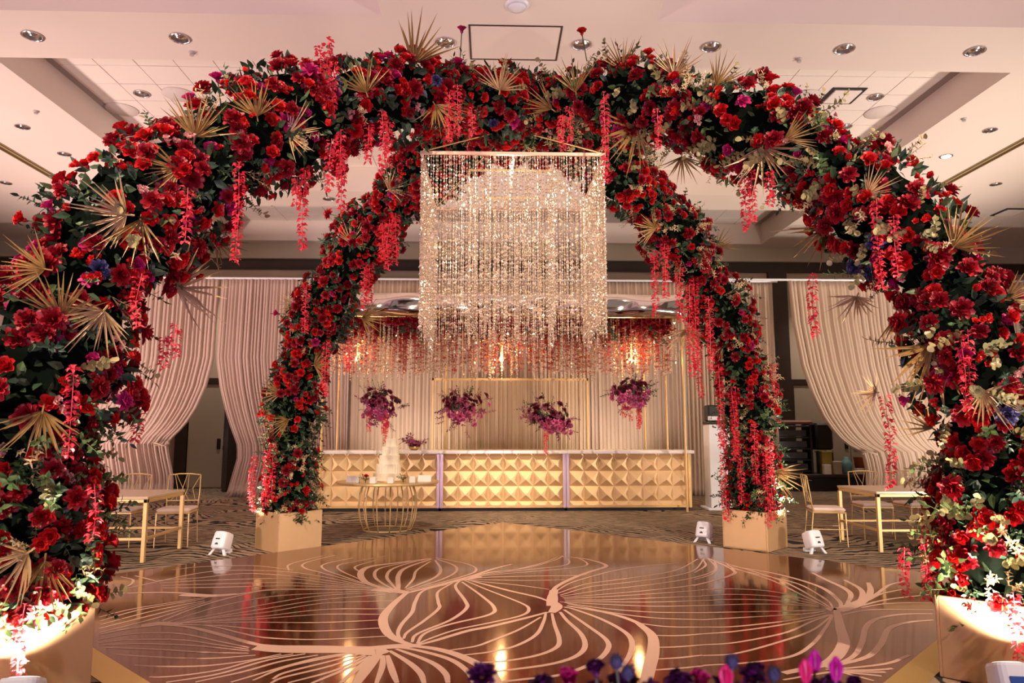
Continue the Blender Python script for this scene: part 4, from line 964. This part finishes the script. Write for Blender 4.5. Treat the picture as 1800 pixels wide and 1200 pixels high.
for i, (x, y, half) in enumerate(pts):
    lv = rb.choice((0, 1, 2, 3, 4)) if half > .7 else rb.choice((1, 2, 3, 4)) if half > .4 else rb.choice((2, 3, 4)); me = BEADS[lv][rb.randrange(3)]
    if i < 300: obj('bead_strand', me, ch, (x, y, CT - .012), (0, 0, rb.uniform(0, 6.28)))
    else: inner.put(me, Matrix.Translation((x, y, CT - .012)))
inner.make('inner_strands', ch)
for half in (hs*.5,):
    for a in ((-half, half, -half-.008, -half+.008), (-half, half, half-.008, half+.008), (-half-.008, -half+.008, -half+.008, half-.008), (half-.008, half+.008, -half+.008, half-.008)):
        build('inner_bar', MB().box(a[0], a[1], a[2], a[3], CT - .012, CT + .004), M_goldframe, ch)
lamp('POINT', 'chandelier_fill', (cx, cy, CT - .35), None, 22, WARM, shadow_soft_size=0.12)  # added fill among the strands, no bulb modelled

# ================================================================== BAR
BY = 13.9; BH = 1.12
xs = [-3.33, -0.94, 1.45, 3.84]
blab = ['gold pyramid-studded bar section behind the cake table', 'middle gold pyramid-studded bar section', 'right-hand gold pyramid-studded bar section beside the white pedestal']
pw_ = .285; npx = 8; rows = [(.11, .18, 'lo'), (.18, .46, 'f'), (.46, .74, 'f'), (.74, 1.02, 'f'), (1.02, 1.07, 'hi')]
def pyr_mesh(w, z0, z1, mode, h=.105):
    hw = w/2 - .004; H = z1 - z0
    if mode == 'f': V = [(-hw, 0, .004), (hw, 0, .004), (hw, 0, H-.004), (-hw, 0, H-.004), (0, -h, H*.44)]; F = [(0, 1, 4), (1, 2, 4), (2, 3, 4), (3, 0, 4), (0, 3, 2, 1)]
    elif mode == 'lo': V = [(-hw, 0, H), (hw, 0, H), (hw*.5, -h*.5, 0), (-hw*.5, -h*.5, 0), (-hw, 0, 0), (hw, 0, 0)]; F = [(0, 3, 2, 1), (0, 4, 3), (1, 2, 5), (4, 5, 2, 3), (0, 1, 5, 4)]
    else: V = [(-hw, 0, 0), (hw, 0, 0), (hw*.64, -h*.36, H), (-hw*.64, -h*.36, H), (-hw, 0, H), (hw, 0, H)]; F = [(0, 1, 2, 3), (0, 3, 4), (1, 5, 2), (4, 3, 2, 5), (0, 4, 5, 1)]
    return MB().add(V, F).mesh('pyramid_stud', M_pyr)
PYR = {r: pyr_mesh(pw_, *r) for r in rows}
for m in range(3):
    x0, x1 = xs[m], xs[m+1]
    b = thing('bar_section', blab[m], 'bar', ((x0 + x1)/2, BY, 0), group='gold bar sections'); hw = (x1 - x0)/2 - .004
    build('carcass', MB().bbox(-hw, hw, .03, .70, .10, BH - .05, .006), M_pyr, b)
    build('toe_kick', MB().box(-hw + .02, hw - .02, .06, .64, .002, .10), M_black, b)
    for sx in (-1, 1): build('end_post', MB().bbox(sx*hw - (.055 if sx > 0 else 0), sx*hw + (.055 if sx < 0 else 0), -.06, .03, .06, BH - .05, .006), M_silver if not (m == 2 and sx > 0) else M_gold, b)
    build('bottom_rail', MB().bbox(-hw + .055, hw - .055, -.03, .03, .06, .11, .005), M_gold, b)
    w = (2*hw - .11)/npx
    for r in rows:
        for i in range(npx): obj('pyramid_stud', PYR[r], b, (-hw + .055 + w*(i + .5), .03, r[0]), scale=(w/pw_, 1, 1))
ct = thing('bar_countertop', 'long white marble countertop along the gold bar', 'countertop', (0, BY, BH - .05))
nseg = 6; L = (xs[3] - xs[0] + .1)/nseg
for i in range(nseg): build('marble_slab', MB().bbox(xs[0] - .05 + L*i + .001, xs[0] - .05 + L*(i+1) - .001, -.12, .75, 0, .062, .008), M_marble, ct)
# mirror-foil canopy over the bar with hanging strands
CZ0, CZ1 = 3.68, 4.10
cp = thing('bar_canopy', 'mirrored foil canopy over the bar dripping with crystal and red blossom strands', 'canopy', (0.28, 13.6, 0))
V = []; F = []; nn = 60
hwc = 3.45
for j in range(4):
    for i in range(nn + 1):
        x = -hwc + 2*hwc*i/nn; V.append((x, .045*math.sin(i*.55)*math.sin(j*1.0 + .4) + .03*math.sin(i*.23 + 1), CZ0 + (CZ1 - CZ0)*j/3))
for j in range(3):
    for i in range(nn): p = j*(nn+1)+i; F.append((p, p+1, p+nn+2, p+nn+1))
fa = build('fascia', MB().add(V, F), M_mirror, cp, smooth=True); fa.modifiers.new('t', 'SOLIDIFY').thickness = .01
build('canopy_deck', MB().bbox(-hwc, hwc, .08, 1.5, CZ0 - .03, CZ0 + .02, .01), M_foil2, cp)
build('canopy_top', MB().bbox(-hwc, hwc, .08, 1.5, CZ1 - .03, CZ1, .01), M_foil2, cp)
for x in (-hwc + .04, hwc - .04, -1.2, 2.95):
    for y in ((.06, 1.46) if abs(x) > 3 else (1.46,)): build('canopy_post', MB().tube([(x, y + (.0 if y > 1 else .0), .0), (x, y, CZ0 - .03)], .022, 8), M_goldframe, cp)
RP = mat('canopy_petal', (.48, .02, .02), .5, rnd=(.30, .008, .02)); OP = mat('canopy_petal_orange', (.70, .20, .05), .5, rnd=(.55, .08, .03))
def mk_canopy_strand(seed, L, m_red):
    r = random.Random(seed); mb = MB(); mb.tube([(0, 0, 0), (0, 0, -L)], .003, 3, cap=False); z = -.05
    while z > -L:
        for q in range(3):
            a = r.uniform(0, 6.28); leaf_quad(mb, (0, 0, z), (math.cos(a), math.sin(a), r.uniform(-.3, .3)), (0, 0, 1), r.uniform(.05, .085), r.uniform(.04, .07), .3)
        z -= r.uniform(.06, .16)
    return mb
CSB = [mk_bead_strand(200 + i, L, .045, .020, .004).mesh('crystal_strand', M_crystal) for i, L in enumerate((.45, .65, .85, 1.0, 1.15))]
CSR = [mk_canopy_strand(300 + i, L, 1).mesh('blossom_strand', RP) for i, L in enumerate((.4, .6, .8, .95, 1.02))]
CSO = [mk_canopy_strand(320 + i, L, 1).mesh('blossom_strand', OP) for i, L in enumerate((.5, .8, 1.0))]
for i in range(640):
    x = rb.uniform(-hwc + .08, hwc - .08); y = rb.uniform(.12, 1.4); u = rb.random()
    if i < 290: obj('crystal_strand', rb.choice(CSB), cp, (x, y, CZ0 - .03), (0, 0, rb.uniform(0, 6)))
    elif i < 590: obj('blossom_strand', rb.choice(CSR), cp, (x, y, CZ0 - .03), (0, 0, rb.uniform(0, 6)))
    else: obj('amber_blossom_strand', rb.choice(CSO), cp, (x, y, CZ0 - .03), (0, 0, rb.uniform(0, 6)))
cap = Stuff()
for i in range(900):                                      # bloom carpet on the underside of the deck
    x = rb.uniform(-hwc + .1, hwc - .1); y = rb.uniform(.1, 1.4); cap.put(rb.choice(PEONY + SPRAY[:1] + SPRIG[:1]), trs(Vector((x, y, CZ0 - .05 - .22*rb.random()**1.6)), (rb.uniform(-.5, .5), -.7, -.8), rb.uniform(0, 6), rb.uniform(.8, 1.3)))
cap.make('bloom_lining', cp)
M_bulb = emat('amber_bulb', (1.0, 0.62, 0.18), 8.0)
for x in (-2.9, -.05, 2.55):
    bu = build('amber_bulb', MB().lathe([(.01, -.07), (.04, -.04), (.045, 0), (.02, .05), (.015, .3)], 10), M_bulb, cp, smooth=True); bu.location = (x, .75, CZ0 - .75)
    build('bulb_cord', MB().tube([(0, 0, .3), (0, 0, .73)], .006, 5), M_black, bu)
    lamp('POINT', 'amber_lamp', (.28 + x, 13.6 + .75 - .12, CZ0 - .8), None, 42, (1.0, .62, .25), shadow_soft_size=.06)
# gold fringe panels behind the bar
gp = thing('fringe_screen', 'gold fringe screen standing against the curtain behind the bar', 'screen', (.45, 15.9, 0))
build('screen_frame', MB().box(-1.72, 1.72, -.02, .02, 2.60, 2.65).box(-1.72, -1.68, -.02, .02, 0, 2.65).box(1.68, 1.72, -.02, .02, 0, 2.65), M_goldframe, gp)
fr_me = MB().box(-.008, .008, -.003, .003, -2.45, 0).mesh('fringe_strip', M_fringe)
for i in range(112): obj('fringe_strip', fr_me, gp, (-1.66 + 3.32*(i + .5)/112, rb.uniform(-.012, .012), 2.60), (0, 0, rb.uniform(-.7, .7)))
lamp('SPOT', 'bar_curtain_fill', (-2.2, 15.2, .3), (-1.5, 17.0, 3.0), 260, CREAM, spot_size=rad(110), spot_blend=1.0, shadow_soft_size=.1)  # added pair without fixtures, brightening the curtain behind the bar
lamp('SPOT', 'bar_curtain_fill', (3.0, 15.2, .3), (2.4, 17.0, 3.0), 260, CREAM, spot_size=rad(110), spot_blend=1.0, shadow_soft_size=.1)
# hanging flower clusters above the bar
PM = mat('cluster_pink', (.75, .12, .28), .5, rnd=(.66, .18, .42)); PK = [mk_spray(60).mesh('pink_spray', PM), mk_peony(61).mesh('pink_spray', PM)]
PLUM = [mk_peony(71).mesh('plum_bloom', mat('cluster_plum', (.13, .008, .03), .5, rnd=(.22, .02, .06)), True)]
PSPR = mk_sprig(77, 12, .2, .06, .035).mesh('plum_sprig', mat('plum_leaf', (.12, .02, .03), .5, rnd=(.35, .06, .16)), True)
def cluster(x, y, z, w, h, lab, seed, coral, shear=0.0):
    r = random.Random(seed); t = thing('hanging_flower_cluster', lab, 'flower arrangement', (x, y, z), group='flower clusters hanging above the bar')
    build('hanging_wire', MB().tube([(0, 0, .02), (0, 0, CZ0 - .02 - z)], .004, 4), M_goldframe, t)
    build('moss_ball', MB().lathe([(.01, -h*.12), (w*.07, -h*.06), (w*.09, 0), (w*.07, h*.06), (.01, h*.1)], 10), G_core, t)
    for i in range(190):
        a = r.uniform(0, 6.28); v = r.uniform(-1, 1); rr = math.sqrt(max(0, 1 - v*v)); q = r.uniform(.3, 1.0)
        wob = 1 + .35*math.sin(a*3 + seed) + .2*math.sin(a*5 + 2*seed)
        p = Vector((math.cos(a)*rr*w*.5*q*wob + shear*v, math.sin(a)*rr*w*.35*q, v*h*.46*q*(1 + .25*math.sin(a*2 + seed)))); n = (p + Vector((0, -.08, 0))).normalized()
        if v > r.uniform(-.4, .4): nm, me = ('plum_bloom', PLUM[0]) if r.random() < .62 else ('leaf_sprig', SPRIG[0]) if r.random() < .5 else ('plum_sprig', PSPR)
        else: nm, me = ('pink_spray', r.choice(PK)) if r.random() < .72 else ('plum_sprig', PSPR)
        obj(nm, me, t, p, orient(n, r.uniform(0, 6)), r.uniform(.7, 1.1) if 'sprig' not in nm else r.uniform(.7, 1.0))
    for i in range(coral): obj('blossom_strand', CORAL[i % len(CORAL)], t, (r.uniform(-w*.35, w*.35), -.1, r.uniform(-.25, -.05)))
CORAL = [mk_blossom_strand(400 + i, L).mesh('blossom_strand', R_strand) for i, L in enumerate((.35, .5, .42))]
cluster(-2.1, 13.75, 1.96, .62, .75, 'leftmost flower cluster hanging over the bar, trailing coral strands', 1, 4)
cluster(-.52, 13.75, 1.92, .85, .72, 'heart-shaped plum and pink cluster, second from left over the bar', 2, 0)
cluster(1.15, 13.75, 1.72, .80, .72, 'slanting plum and pink cluster, third from left over the bar', 3, 2, -.22)
cluster(2.72, 13.75, 2.2, .68, .62, 'highest and rightmost flower cluster over the bar, with coral strands', 4, 5)
# low arrangement standing on the bar
t = thing('bar_arrangement', 'small plum leaf arrangement standing on the bar top beside the cake', 'flower arrangement', (-1.45, 14.1, BH + .013))
build('bowl', MB().lathe([(.05, 0), (.09, .02), (.11, .07), (.10, .07), (.08, .03)], 16), M_gold, t, smooth=True)
for i in range(26):
    a = rb.uniform(0, 6.28); obj('plum_sprig' if i % 2 else 'plum_bloom', PSPR if i % 2 else PLUM[0], t, (.05*math.cos(a), .05*math.sin(a), .08 + .05*rb.random()), orient((math.cos(a)*1.2, math.sin(a), rb.uniform(.2, 1.2)), a), 1.0)
# white pedestal beside the bar
t = thing('pedestal', 'tall white pedestal with black device on top, right of the bar', 'pedestal', (4.42, 14.1, 0))
build('pedestal_base', MB().bbox(-.28, .28, -.28, .28, .002, .05, .01), M_white, t); build('pedestal_shaft', MB().bbox(-.2, .2, -.2, .2, .05, 1.62, .012), M_white, t)
build('device', MB().bbox(-.19, .15, -.15, .15, 1.68, 2.0, .03), M_black, t); build('device_tray', MB().bbox(-.22, .2, -.17, .17, 1.63, 1.68, .012), M_black, t); build('device_screen', MB().bbox(-.2, .12, -.165, -.15, 1.7, 1.78, .005), M_white, t)

# ================================================================== CAKE TABLE
TX, TY = -1.56, 11.35
t = thing('cake_table', 'round gold-topped cake table on bowed gold rods', 'table', (TX, TY, 0))
build('table_top', MB().lathe([(.74, .70), (.775, .705), (.78, .72), (.775, .735), (.74, .737)], 48), M_goldframe, t)
for k in range(14):
    a = 2*PI*k/14; build('leg_rod', MB().tube([(r*math.cos(a), r*math.sin(a), z) for r, z in ((.36, .006), (.42, .16), (.445, .35), (.43, .55), (.38, .70))], .010, 6), M_goldframe, t, smooth=True)
build('base_ring', MB().tube([(.36*math.cos(a), .36*math.sin(a), .012) for a in np.linspace(0, 2*PI, 33)], .010, 6, cap=False), M_goldframe, t)
cz = .738
ck = thing('wedding_cake', 'tall ivory five-tier cake on the round gold table', 'cake', (TX + .02, TY - .05, cz))
z = .012; build('cake_board', MB().lathe([(.25, 0), (.25, .012)], 32), M_gold, ck)
for i, (r, h) in enumerate(((.215, .11), (.185, .135), (.155, .135), (.125, .13), (.085, .12))):
    n = 48; V = []; F = []
    for zz in (0, h): 
        for k in range(n): a = 2*PI*k/n; rr = r*(1 + (.022 if k % 2 else -.008)*(i % 2 == 1 or i == 3)); V.append((rr*math.cos(a) + .012*(i - 2), rr*math.sin(a), z + zz))
    F = [(k, (k+1) % n, n + (k+1) % n, n + k) for k in range(n)] + [tuple(range(n))[::-1], tuple(range(n, 2*n))]
    build('cake_tier', MB().add(V, F), M_cake, ck); z += h
gl = MB()
for k in range(9):
    a = -.9 + 1.8*k/8; leaf_quad(gl, (.10 + .12*(1-k/9), .02, .05 + .07*k), (1, math.sin(a), .9), (0, 0, 1), .10, .05, .2)
build('gold_glow_leaves', gl, M_foil2, ck)  # gold glow on the cake's right side, shaped as foil leaves
cw = [(-.46, -.42, 'white menu card at the left front of the cake table'), (-.13, -.62, 'white votive box left of centre on the cake table'), (.12, -.60, 'white votive box right in front of the cake'), (.42, -.50, 'white votive box right of the cake'), (.58, -.25, 'white card at the right side of the cake table')]
for x, y, l in cw:
    c = thing('place_card' if 'card' in l else 'votive_box', l, 'card' if 'card' in l else 'candle', (TX + x, TY + y, cz), rb.uniform(-.3, .3))
    if 'card' in l: build('card_face', MB().add([(-.10, -.03, .002), (.10, -.03, .002), (.10, 0, .10), (-.10, 0, .10), (-.10, .03, .002), (.10, .03, .002)], [(0, 1, 2, 3), (3, 2, 5, 4)]), M_card, c)
    else: build('votive_cup', MB().bbox(-.045, .045, -.045, .045, .002, .09, .008), M_card, c); build('candle_wax', MB().lathe([(.03, .09), (.03, .1)], 12), M_cake, c)
for x, y, l, sd in ((-.26, -.52, 'small posy with one red rose left of the cake', 1), (.27, -.36, 'small green posy right of the cake', 2)):
    c = thing('posy', l, 'flowers', (TX + x, TY + y, cz)); build('posy_stem', MB().tube([(0, 0, .004), (0, 0, .05)], .008, 6), G_stem, c)
    for i in range(6): a = i*1.05; obj('leaf_sprig', SPRIG2[i % 2], c, (0, 0, .04), orient((math.cos(a), math.sin(a), .5), a), .42)
    obj('rose', ROSE[0] if sd == 1 else BLUSH[0], c, (.01, -.02, .09), orient((.2, -.5, 1)), .7)

lamp('SPOT', 'cake_fill', (-1.9, 6.0, 6.5), (TX, TY, 1.0), 1000, CREAM, spot_size=rad(14), spot_blend=.6, shadow_soft_size=.08)  # added spot with no fixture, makes the cake brighter
# ================================================================== TABLES AND CHAIRS AT THE SIDES
def gold_table(x, y, rz, L, label):
    t = thing('dining_table', label, 'table', (x, y, 0), rz, 'gold-framed dining tables'); w = .52; s = .022
    build('table_top', MB().bbox(-L/2, L/2, -w, w, .715, .745, .004), mat('table_glass_top', (.60, .45, .32), .25, metal=.1), t)
    for a in ((-L/2, L/2, -w, -w + 2*s), (-L/2, L/2, w - 2*s, w), (-L/2, -L/2 + 2*s, -w, w), (L/2 - 2*s, L/2, -w, w)): build('top_rail', MB().bbox(*a, .675, .714, .004), M_goldframe, t)
    for sx in (-1, 1):
        for sy in (-1, 1): px, py = sx*(L/2 - s), sy*(w - s); build('leg', MB().bbox(px - s, px + s, py - s, py + s, .002, .675, .003), M_goldframe, t)
        build('stretcher', MB().bbox(sx*(L/2 - s) - .015, sx*(L/2 - s) + .015, -w + 2*s, w - 2*s, .25, .28, .003), M_goldframe, t)
    for sy in (-1, 1): build('stretcher', MB().bbox(-L/2 + 2*s, L/2 - 2*s, sy*(w - s) - .015, sy*(w - s) + .015, .25, .28, .003), M_goldframe, t)
def make_chair():
    t = bpy.data.objects.new('dining_chair', None); COL.objects.link(t); r = .009
    build('seat_frame', MB().bbox(-.215, .215, -.21, .21, .425, .445, .006), M_goldframe, t)
    build('seat_cushion', MB().bbox(-.21, .21, -.205, .205, .445, .495, .02), M_cushion, t, smooth=False)
    for sx in (-1, 1):
        build('leg', MB().tube([(sx*.20, -.20, .425), (sx*.205, -.21, .002)], [r, r*.8], 6), M_goldframe, t)
        build('leg', MB().tube([(sx*.20, .20, .425), (sx*.205, .25, .002)], [r, r*.8], 6), M_goldframe, t)
        build('back_post', MB().tube([(sx*.20, .20, .44), (sx*.21, .225, .65), (sx*.205, .26, .90)], r, 6), M_goldframe, t, smooth=True)
        build('side_rail', MB().tube([(sx*.2, -.2, .22), (sx*.2, .22, .22)], r*.6, 5), M_goldframe, t)
    build('top_rail', MB().tube([(-.205, .26, .90), (-.07, .275, .915), (.07, .275, .915), (.205, .26, .90)], r, 6), M_goldframe, t, smooth=True)
    build('mid_rail', MB().tube([(-.205, .215, .56), (.205, .215, .56)], r*.7, 5), M_goldframe, t)
    for k in range(5):
        x0 = -.16 + .08*k
        build('back_wire', MB().tube([(x0, .215, .56), (x0*.4 + .05*(-1)**k, .24, .72), (x0 + .05*(-1)**k, .265, .905)], .005, 4), M_goldframe, t, smooth=True)
    return t
gold_table(-5.05, 9.15, 0, 2.2, 'gold-framed dining table partly hidden behind the left flower column')
gold_table(5.95, 9.6, 0, 2.2, 'gold-framed dining table partly hidden behind the right flower column')
ch0 = make_chair(); spots = [(-4.15, 9.95, 0.12, 'gold wire-back chair at the right end of the left table'), (-4.85, 9.95, -.05, 'gold wire-back chair tucked behind the left table, half hidden by leaves'),
         (4.50, 9.75, 1.35, 'gold wire-back chair turned sideways at the left end of the right table'), (5.45, 10.35, -.1, 'gold wire-back chair behind the right table, next to the sideways chair'), (6.1, 10.4, .1, 'gold wire-back chair behind the right table, farthest right'), ]
for i, (x, y, rz, l) in enumerate(spots):
    c = ch0 if i == 0 else copy_tree(ch0); c.location = (x, y, 0); c.rotation_euler = (0, 0, rz); tag(c, l, 'chair', 'gold wire-back dining chairs')

# ================================================================== UPLIGHTS
def uplight(x, y, tx, ty, tz, label, energy, color, sc=1.0, cone=60):
    d = math.atan2(ty - y, tx - x); t = thing('uplight', label, 'uplight', (x, y, .0), (d - PI/2)*.3, 'white battery uplights on the floor')
    til = math.radians(22)
    body = MB(); n = 20; prof = ((.085, -.105), (.098, -.09), (.10, 0), (.095, .085), (.088, .10))
    for rr, zz in prof: pass
    V = []; F = []
    for rr, zz in prof:
        for k in range(n):
            a = 2*PI*k/n; c, s_ = math.cos(a), math.sin(a); e = .55; V.append((rr*math.copysign(abs(c)**e, c), rr*math.copysign(abs(s_)**e, s_), zz))
    F = [(i*n+k, i*n+(k+1) % n, (i+1)*n+(k+1) % n, (i+1)*n+k) for i in range(4) for k in range(n)] + [tuple(range(n))[::-1], tuple(range(4*n, 5*n))]
    body.add(V, F); M = Matrix.Translation((0, 0, .155)) @ Matrix.Rotation(-til, 4, 'X'); body.xf(M)
    h = build('housing', body, M_white, t, smooth=False)
    build('lens', MB().lathe([(.075, .101), (.07, .106)], 20).xf(M), emat('warm_lens', (1, .92, .85), 1.6) if 'warm_lens' not in bpy.data.materials else bpy.data.materials['warm_lens'], t)
    build('control_panel', (MB().bbox(-.05, .05, -.104, -.098, -.03, .03, .002) if 'blue display' in label else MB().bbox(-.03, .03, -.104, -.098, .0, .014, .002)).xf(M @ Matrix.Translation((0, 0, 0))), M_blue if 'blue display' in label else M_black, t)
    for sx in (-1, 1):
        build('leg', MB().add([(sx*.03, -.06, .10), (sx*.06, -.06, .10), (sx*.06, -.04, .10), (sx*.03, -.04, .10), (sx*.09, -.10, .002), (sx*.125, -.10, .002), (sx*.125, -.075, .002), (sx*.09, -.075, .002)], [(0, 1, 2, 3), (4, 7, 6, 5), (0, 4, 5, 1), (1, 5, 6, 2), (2, 6, 7, 3), (3, 7, 4, 0)]), M_white, t)
    build('front_foot', MB().bbox(-.08, .08, .05, .10, .002, .055, .008), M_white, t)
    build('tilt_knob', MB().tube([(0, -.115, .135), (0, -.085, .135)], .022, 10), M_black, t)
    dirv = Vector((tx - x, ty - y, 0)).normalized()
    lamp('SPOT', 'uplight_beam', Vector((x, y, .265)) + dirv*.09, (tx, ty, tz), energy, color, spot_size=rad(cone), spot_blend=.6, shadow_soft_size=.05)
M_blue = mat('blue_display', (.03, .08, .35), .3)
UPC = (1.0, .84, .66)
uplight(-3.28, 9.22, -2.75, 9.55, 1.0, 'white uplight on the carpet left of the left rear planter', 260, UPC)
uplight(2.92, 9.98, 3.35, 9.65, 1.1, 'white uplight just left of the right rear planter', 60, UPC)
uplight(4.02, 9.10, 3.6, 9.45, 1.0, 'white uplight on the carpet right of the right rear planter', 260, UPC)
uplight(-2.36, 3.90, -2.66, 4.40, 1.0, 'white uplight cropped at the bottom left corner', 340, UPC, 1.0, 100)
uplight(2.80, 3.98, 3.12, 4.50, 1.0, 'white uplight with blue display cropped at the bottom right corner', 340, UPC, 1.0, 100)

# ================================================================== SERVICE AREA BEHIND THE RIGHT CURTAIN
t = thing('service_platform', 'low black platform in the service doorway at right', 'platform', (8.6, 18.6, 0)); build('platform_top', MB().bbox(-2.2, 2.2, -.5, .6, .34, .42, .01), M_dark, t); build('platform_skirt', MB().box(-2.15, 2.15, -.45, .55, .002, .34), M_black, t)
t = thing('equipment_rack', 'black wheeled equipment rack standing on the service platform', 'rack', (7.65, 18.5, .421))
for x in (-.5, .5): build('rack_side', MB().bbox(x - .03, x + .03, -.25, .25, 0, 1.25, .006), M_black, t)
for k in range(5): build('rack_shelf', MB().bbox(-.47, .47, -.24, .24, .05 + .28*k, .09 + .28*k, .004), M_black, t)
for k in range(4): build('rack_unit', MB().bbox(-.4, .4, -.22, .2, .10 + .28*k, .26 + .28*k, .01), mat('rack_grey', (.06, .06, .065), .5), t)
tg_ = lambda o, l, c: tag(o, l, c)
tg_(build('folded_cloth', MB().bbox(7.35, 8.25, 18.3, 18.7, 1.673, 1.77, .045), mat('rose_cloth', (.45, .22, .18), .9)), 'rose-brown folded cloth lying on the equipment rack', 'cloth')
tg_(build('black_case', MB().bbox(8.3, 8.75, 18.3, 18.75, 1.02, 1.7, .05).box(8.32, 8.36, 18.32, 18.36, .421, 1.0).box(8.69, 8.73, 18.32, 18.36, .421, 1.0).box(8.32, 8.36, 18.69, 18.73, .421, 1.0).box(8.69, 8.73, 18.69, 18.73, .421, 1.0), M_black), 'black case on legs beside the equipment rack', 'case')
tg_(build('yellow_crate', MB().bbox(8.40, 8.66, 18.24, 18.6, .423, .95, .01).bbox(8.38, 8.68, 18.22, 18.62, .95, .99, .01), mat('yellow_plastic', (.40, .30, .05), .5)), 'dull yellow crate under the black case', 'crate')
tg_(build('teal_jug', MB().lathe([(.09, 0), (.12, .03), (.13, .25), (.09, .33), (.05, .36), (.05, .42)], 14, (9.05, 18.3, .422)), mat('teal_plastic', (.18, .42, .44), .35), smooth=True), 'teal plastic jug on the service platform', 'jug')
tg_(build('orange_bin', MB().lathe([(.15, 0), (.2, .4), (.215, .42), (.2, .42)], 16, (9.55, 18.5, .422)), mat('orange_plastic', (.45, .11, .03), .5), smooth=True), 'orange bin on the service platform', 'bin')
for i, (x, h, l) in enumerate(((8.45, .22, 'small white box left of the teal jug'), (8.72, .30, 'small tan carton beside the teal jug'), (9.28, .12, 'low white tray between teal jug and orange bin'), (9.72, .16, 'small white box in front of the orange bin'))):
    b = thing('carton', l, 'box', (x, 18.12, .422)); build('carton_body', MB().bbox(-.09, .09, -.06, .06, 0, h, .006), M_card if i != 1 else M_door, b); build('carton_lid', MB().bbox(-.094, .094, -.064, .064, h, h + .02, .004), M_card, b)

# ================================================================== FOREGROUND CENTREPIECE
gt = thing('guest_table', 'round guest table just below the frame carrying the foreground flowers', 'table', (.42, 1.55, 0))
build('table_top', MB().lathe([(.60, .70), (.62, .71), (.62, .73), (.60, .74)], 40), M_card, gt); build('pedestal_leg', MB().lathe([(.28, .002), (.26, .03), (.05, .06), (.05, .70)], 20), M_goldframe, gt)
cpz = .741
cp_ = thing('table_centrepiece', 'purple and fuchsia flower centrepiece along the bottom edge', 'flower arrangement', (.42, 1.55, cpz))
build('trough', MB().bbox(-.36, .36, -.07, .07, 0, .09, .01), M_gold, cp_)
FT = [mk_tulip(90).mesh('tulip', R_fuchsia, True), mk_tulip(91).mesh('tulip', mat('pink_tulip', (.80, .03, .18), .4, trans=.2), True)]
PPo = [mk_peony(95).mesh('purple_bloom', R_purple, True), mk_rose(96, .8).mesh('purple_bloom', R_purple, True)]
th = MB().lathe([(.006, -.03), (.02, -.015), (.022, .005), (.012, .02)], 10)
for k in range(26): a = k*2.4; leaf_quad(th, (0, 0, 0), (math.cos(a), math.sin(a), .2 + (k % 3)*.5), (0, 0, 1), .034, .006, .1)
TH = th.mesh('thistle_head', R_thistle)
CPW = [(-0.014, 1.005), (0.217, 1.014), (0.261, 1.031), (0.287, 1.007), (0.105, 0.993), (0.164, 0.992), (0.389, 0.99), (0.429, 0.99), (0.479, 0.996), (0.498, 1.031), (0.529, 1.006), (0.559, 0.995), (0.591, 1.001), (0.644, 1.003), (0.684, 1.007), (0.702, 1.009)]
CPF = [('purple_bloom', 0), ('purple_bloom', 1), ('thistle_head', 0), ('thistle_head', 0), ('purple_bloom', 0), ('magenta_bloom', 0), ('purple_bloom', 1), ('magenta_bloom', 0), ('pink_tulip', 1), ('thistle_head', 0), ('purple_bloom', 0), ('purple_bloom', 1), ('thistle_head', 0), ('pink_tulip', 1), ('tulip', 0), ('tulip', 0)]
for (nm, v), (px, pz) in zip(CPF, CPW):
    me = {'purple_bloom': PPo[v], 'thistle_head': TH, 'magenta_bloom': MAG[0], 'pink_tulip': FT[1], 'tulip': FT[0]}[nm]
    s = .42 if 'tulip' not in nm else .52
    dy = rb.uniform(-.05, .03); o = obj(nm, me, cp_, (px - .42, dy, pz - cpz), orient((rb.uniform(-.5, .5), rb.uniform(-.7, -.1), 1), rb.uniform(0, 6)), s if nm != 'thistle_head' else .6)
    if 'tulip' in nm: o.scale = (.46, .46, .60); o.rotation_euler = (rb.uniform(-.1, .1), rb.uniform(-.12, .12), rb.uniform(0, 6))
    st = build('flower_stem', MB().tube([(0, 0, -.01), ((.42 - px)*.15, 0, cpz + .05 - pz)], .003, 5), G_stem, cp_); st.location = (px - .42, dy, pz - cpz)
for i in range(34): obj('leaf_sprig', SPRIG[i % 3], cp_, (-.34 + .0205*i, rb.uniform(-.05, .05), .05), orient((rb.uniform(-.5, .5), rb.uniform(-.6, .3), 1), i), rb.uniform(.42, .6))
for i in range(40): obj('purple_bloom', PPo[i % 2], cp_, (-.34 + .0175*i, rb.uniform(-.06, .06), rb.uniform(.19, .235)), orient((rb.uniform(-.6, .6), rb.uniform(-.9, .1), 1), i), rb.uniform(.3, .5))
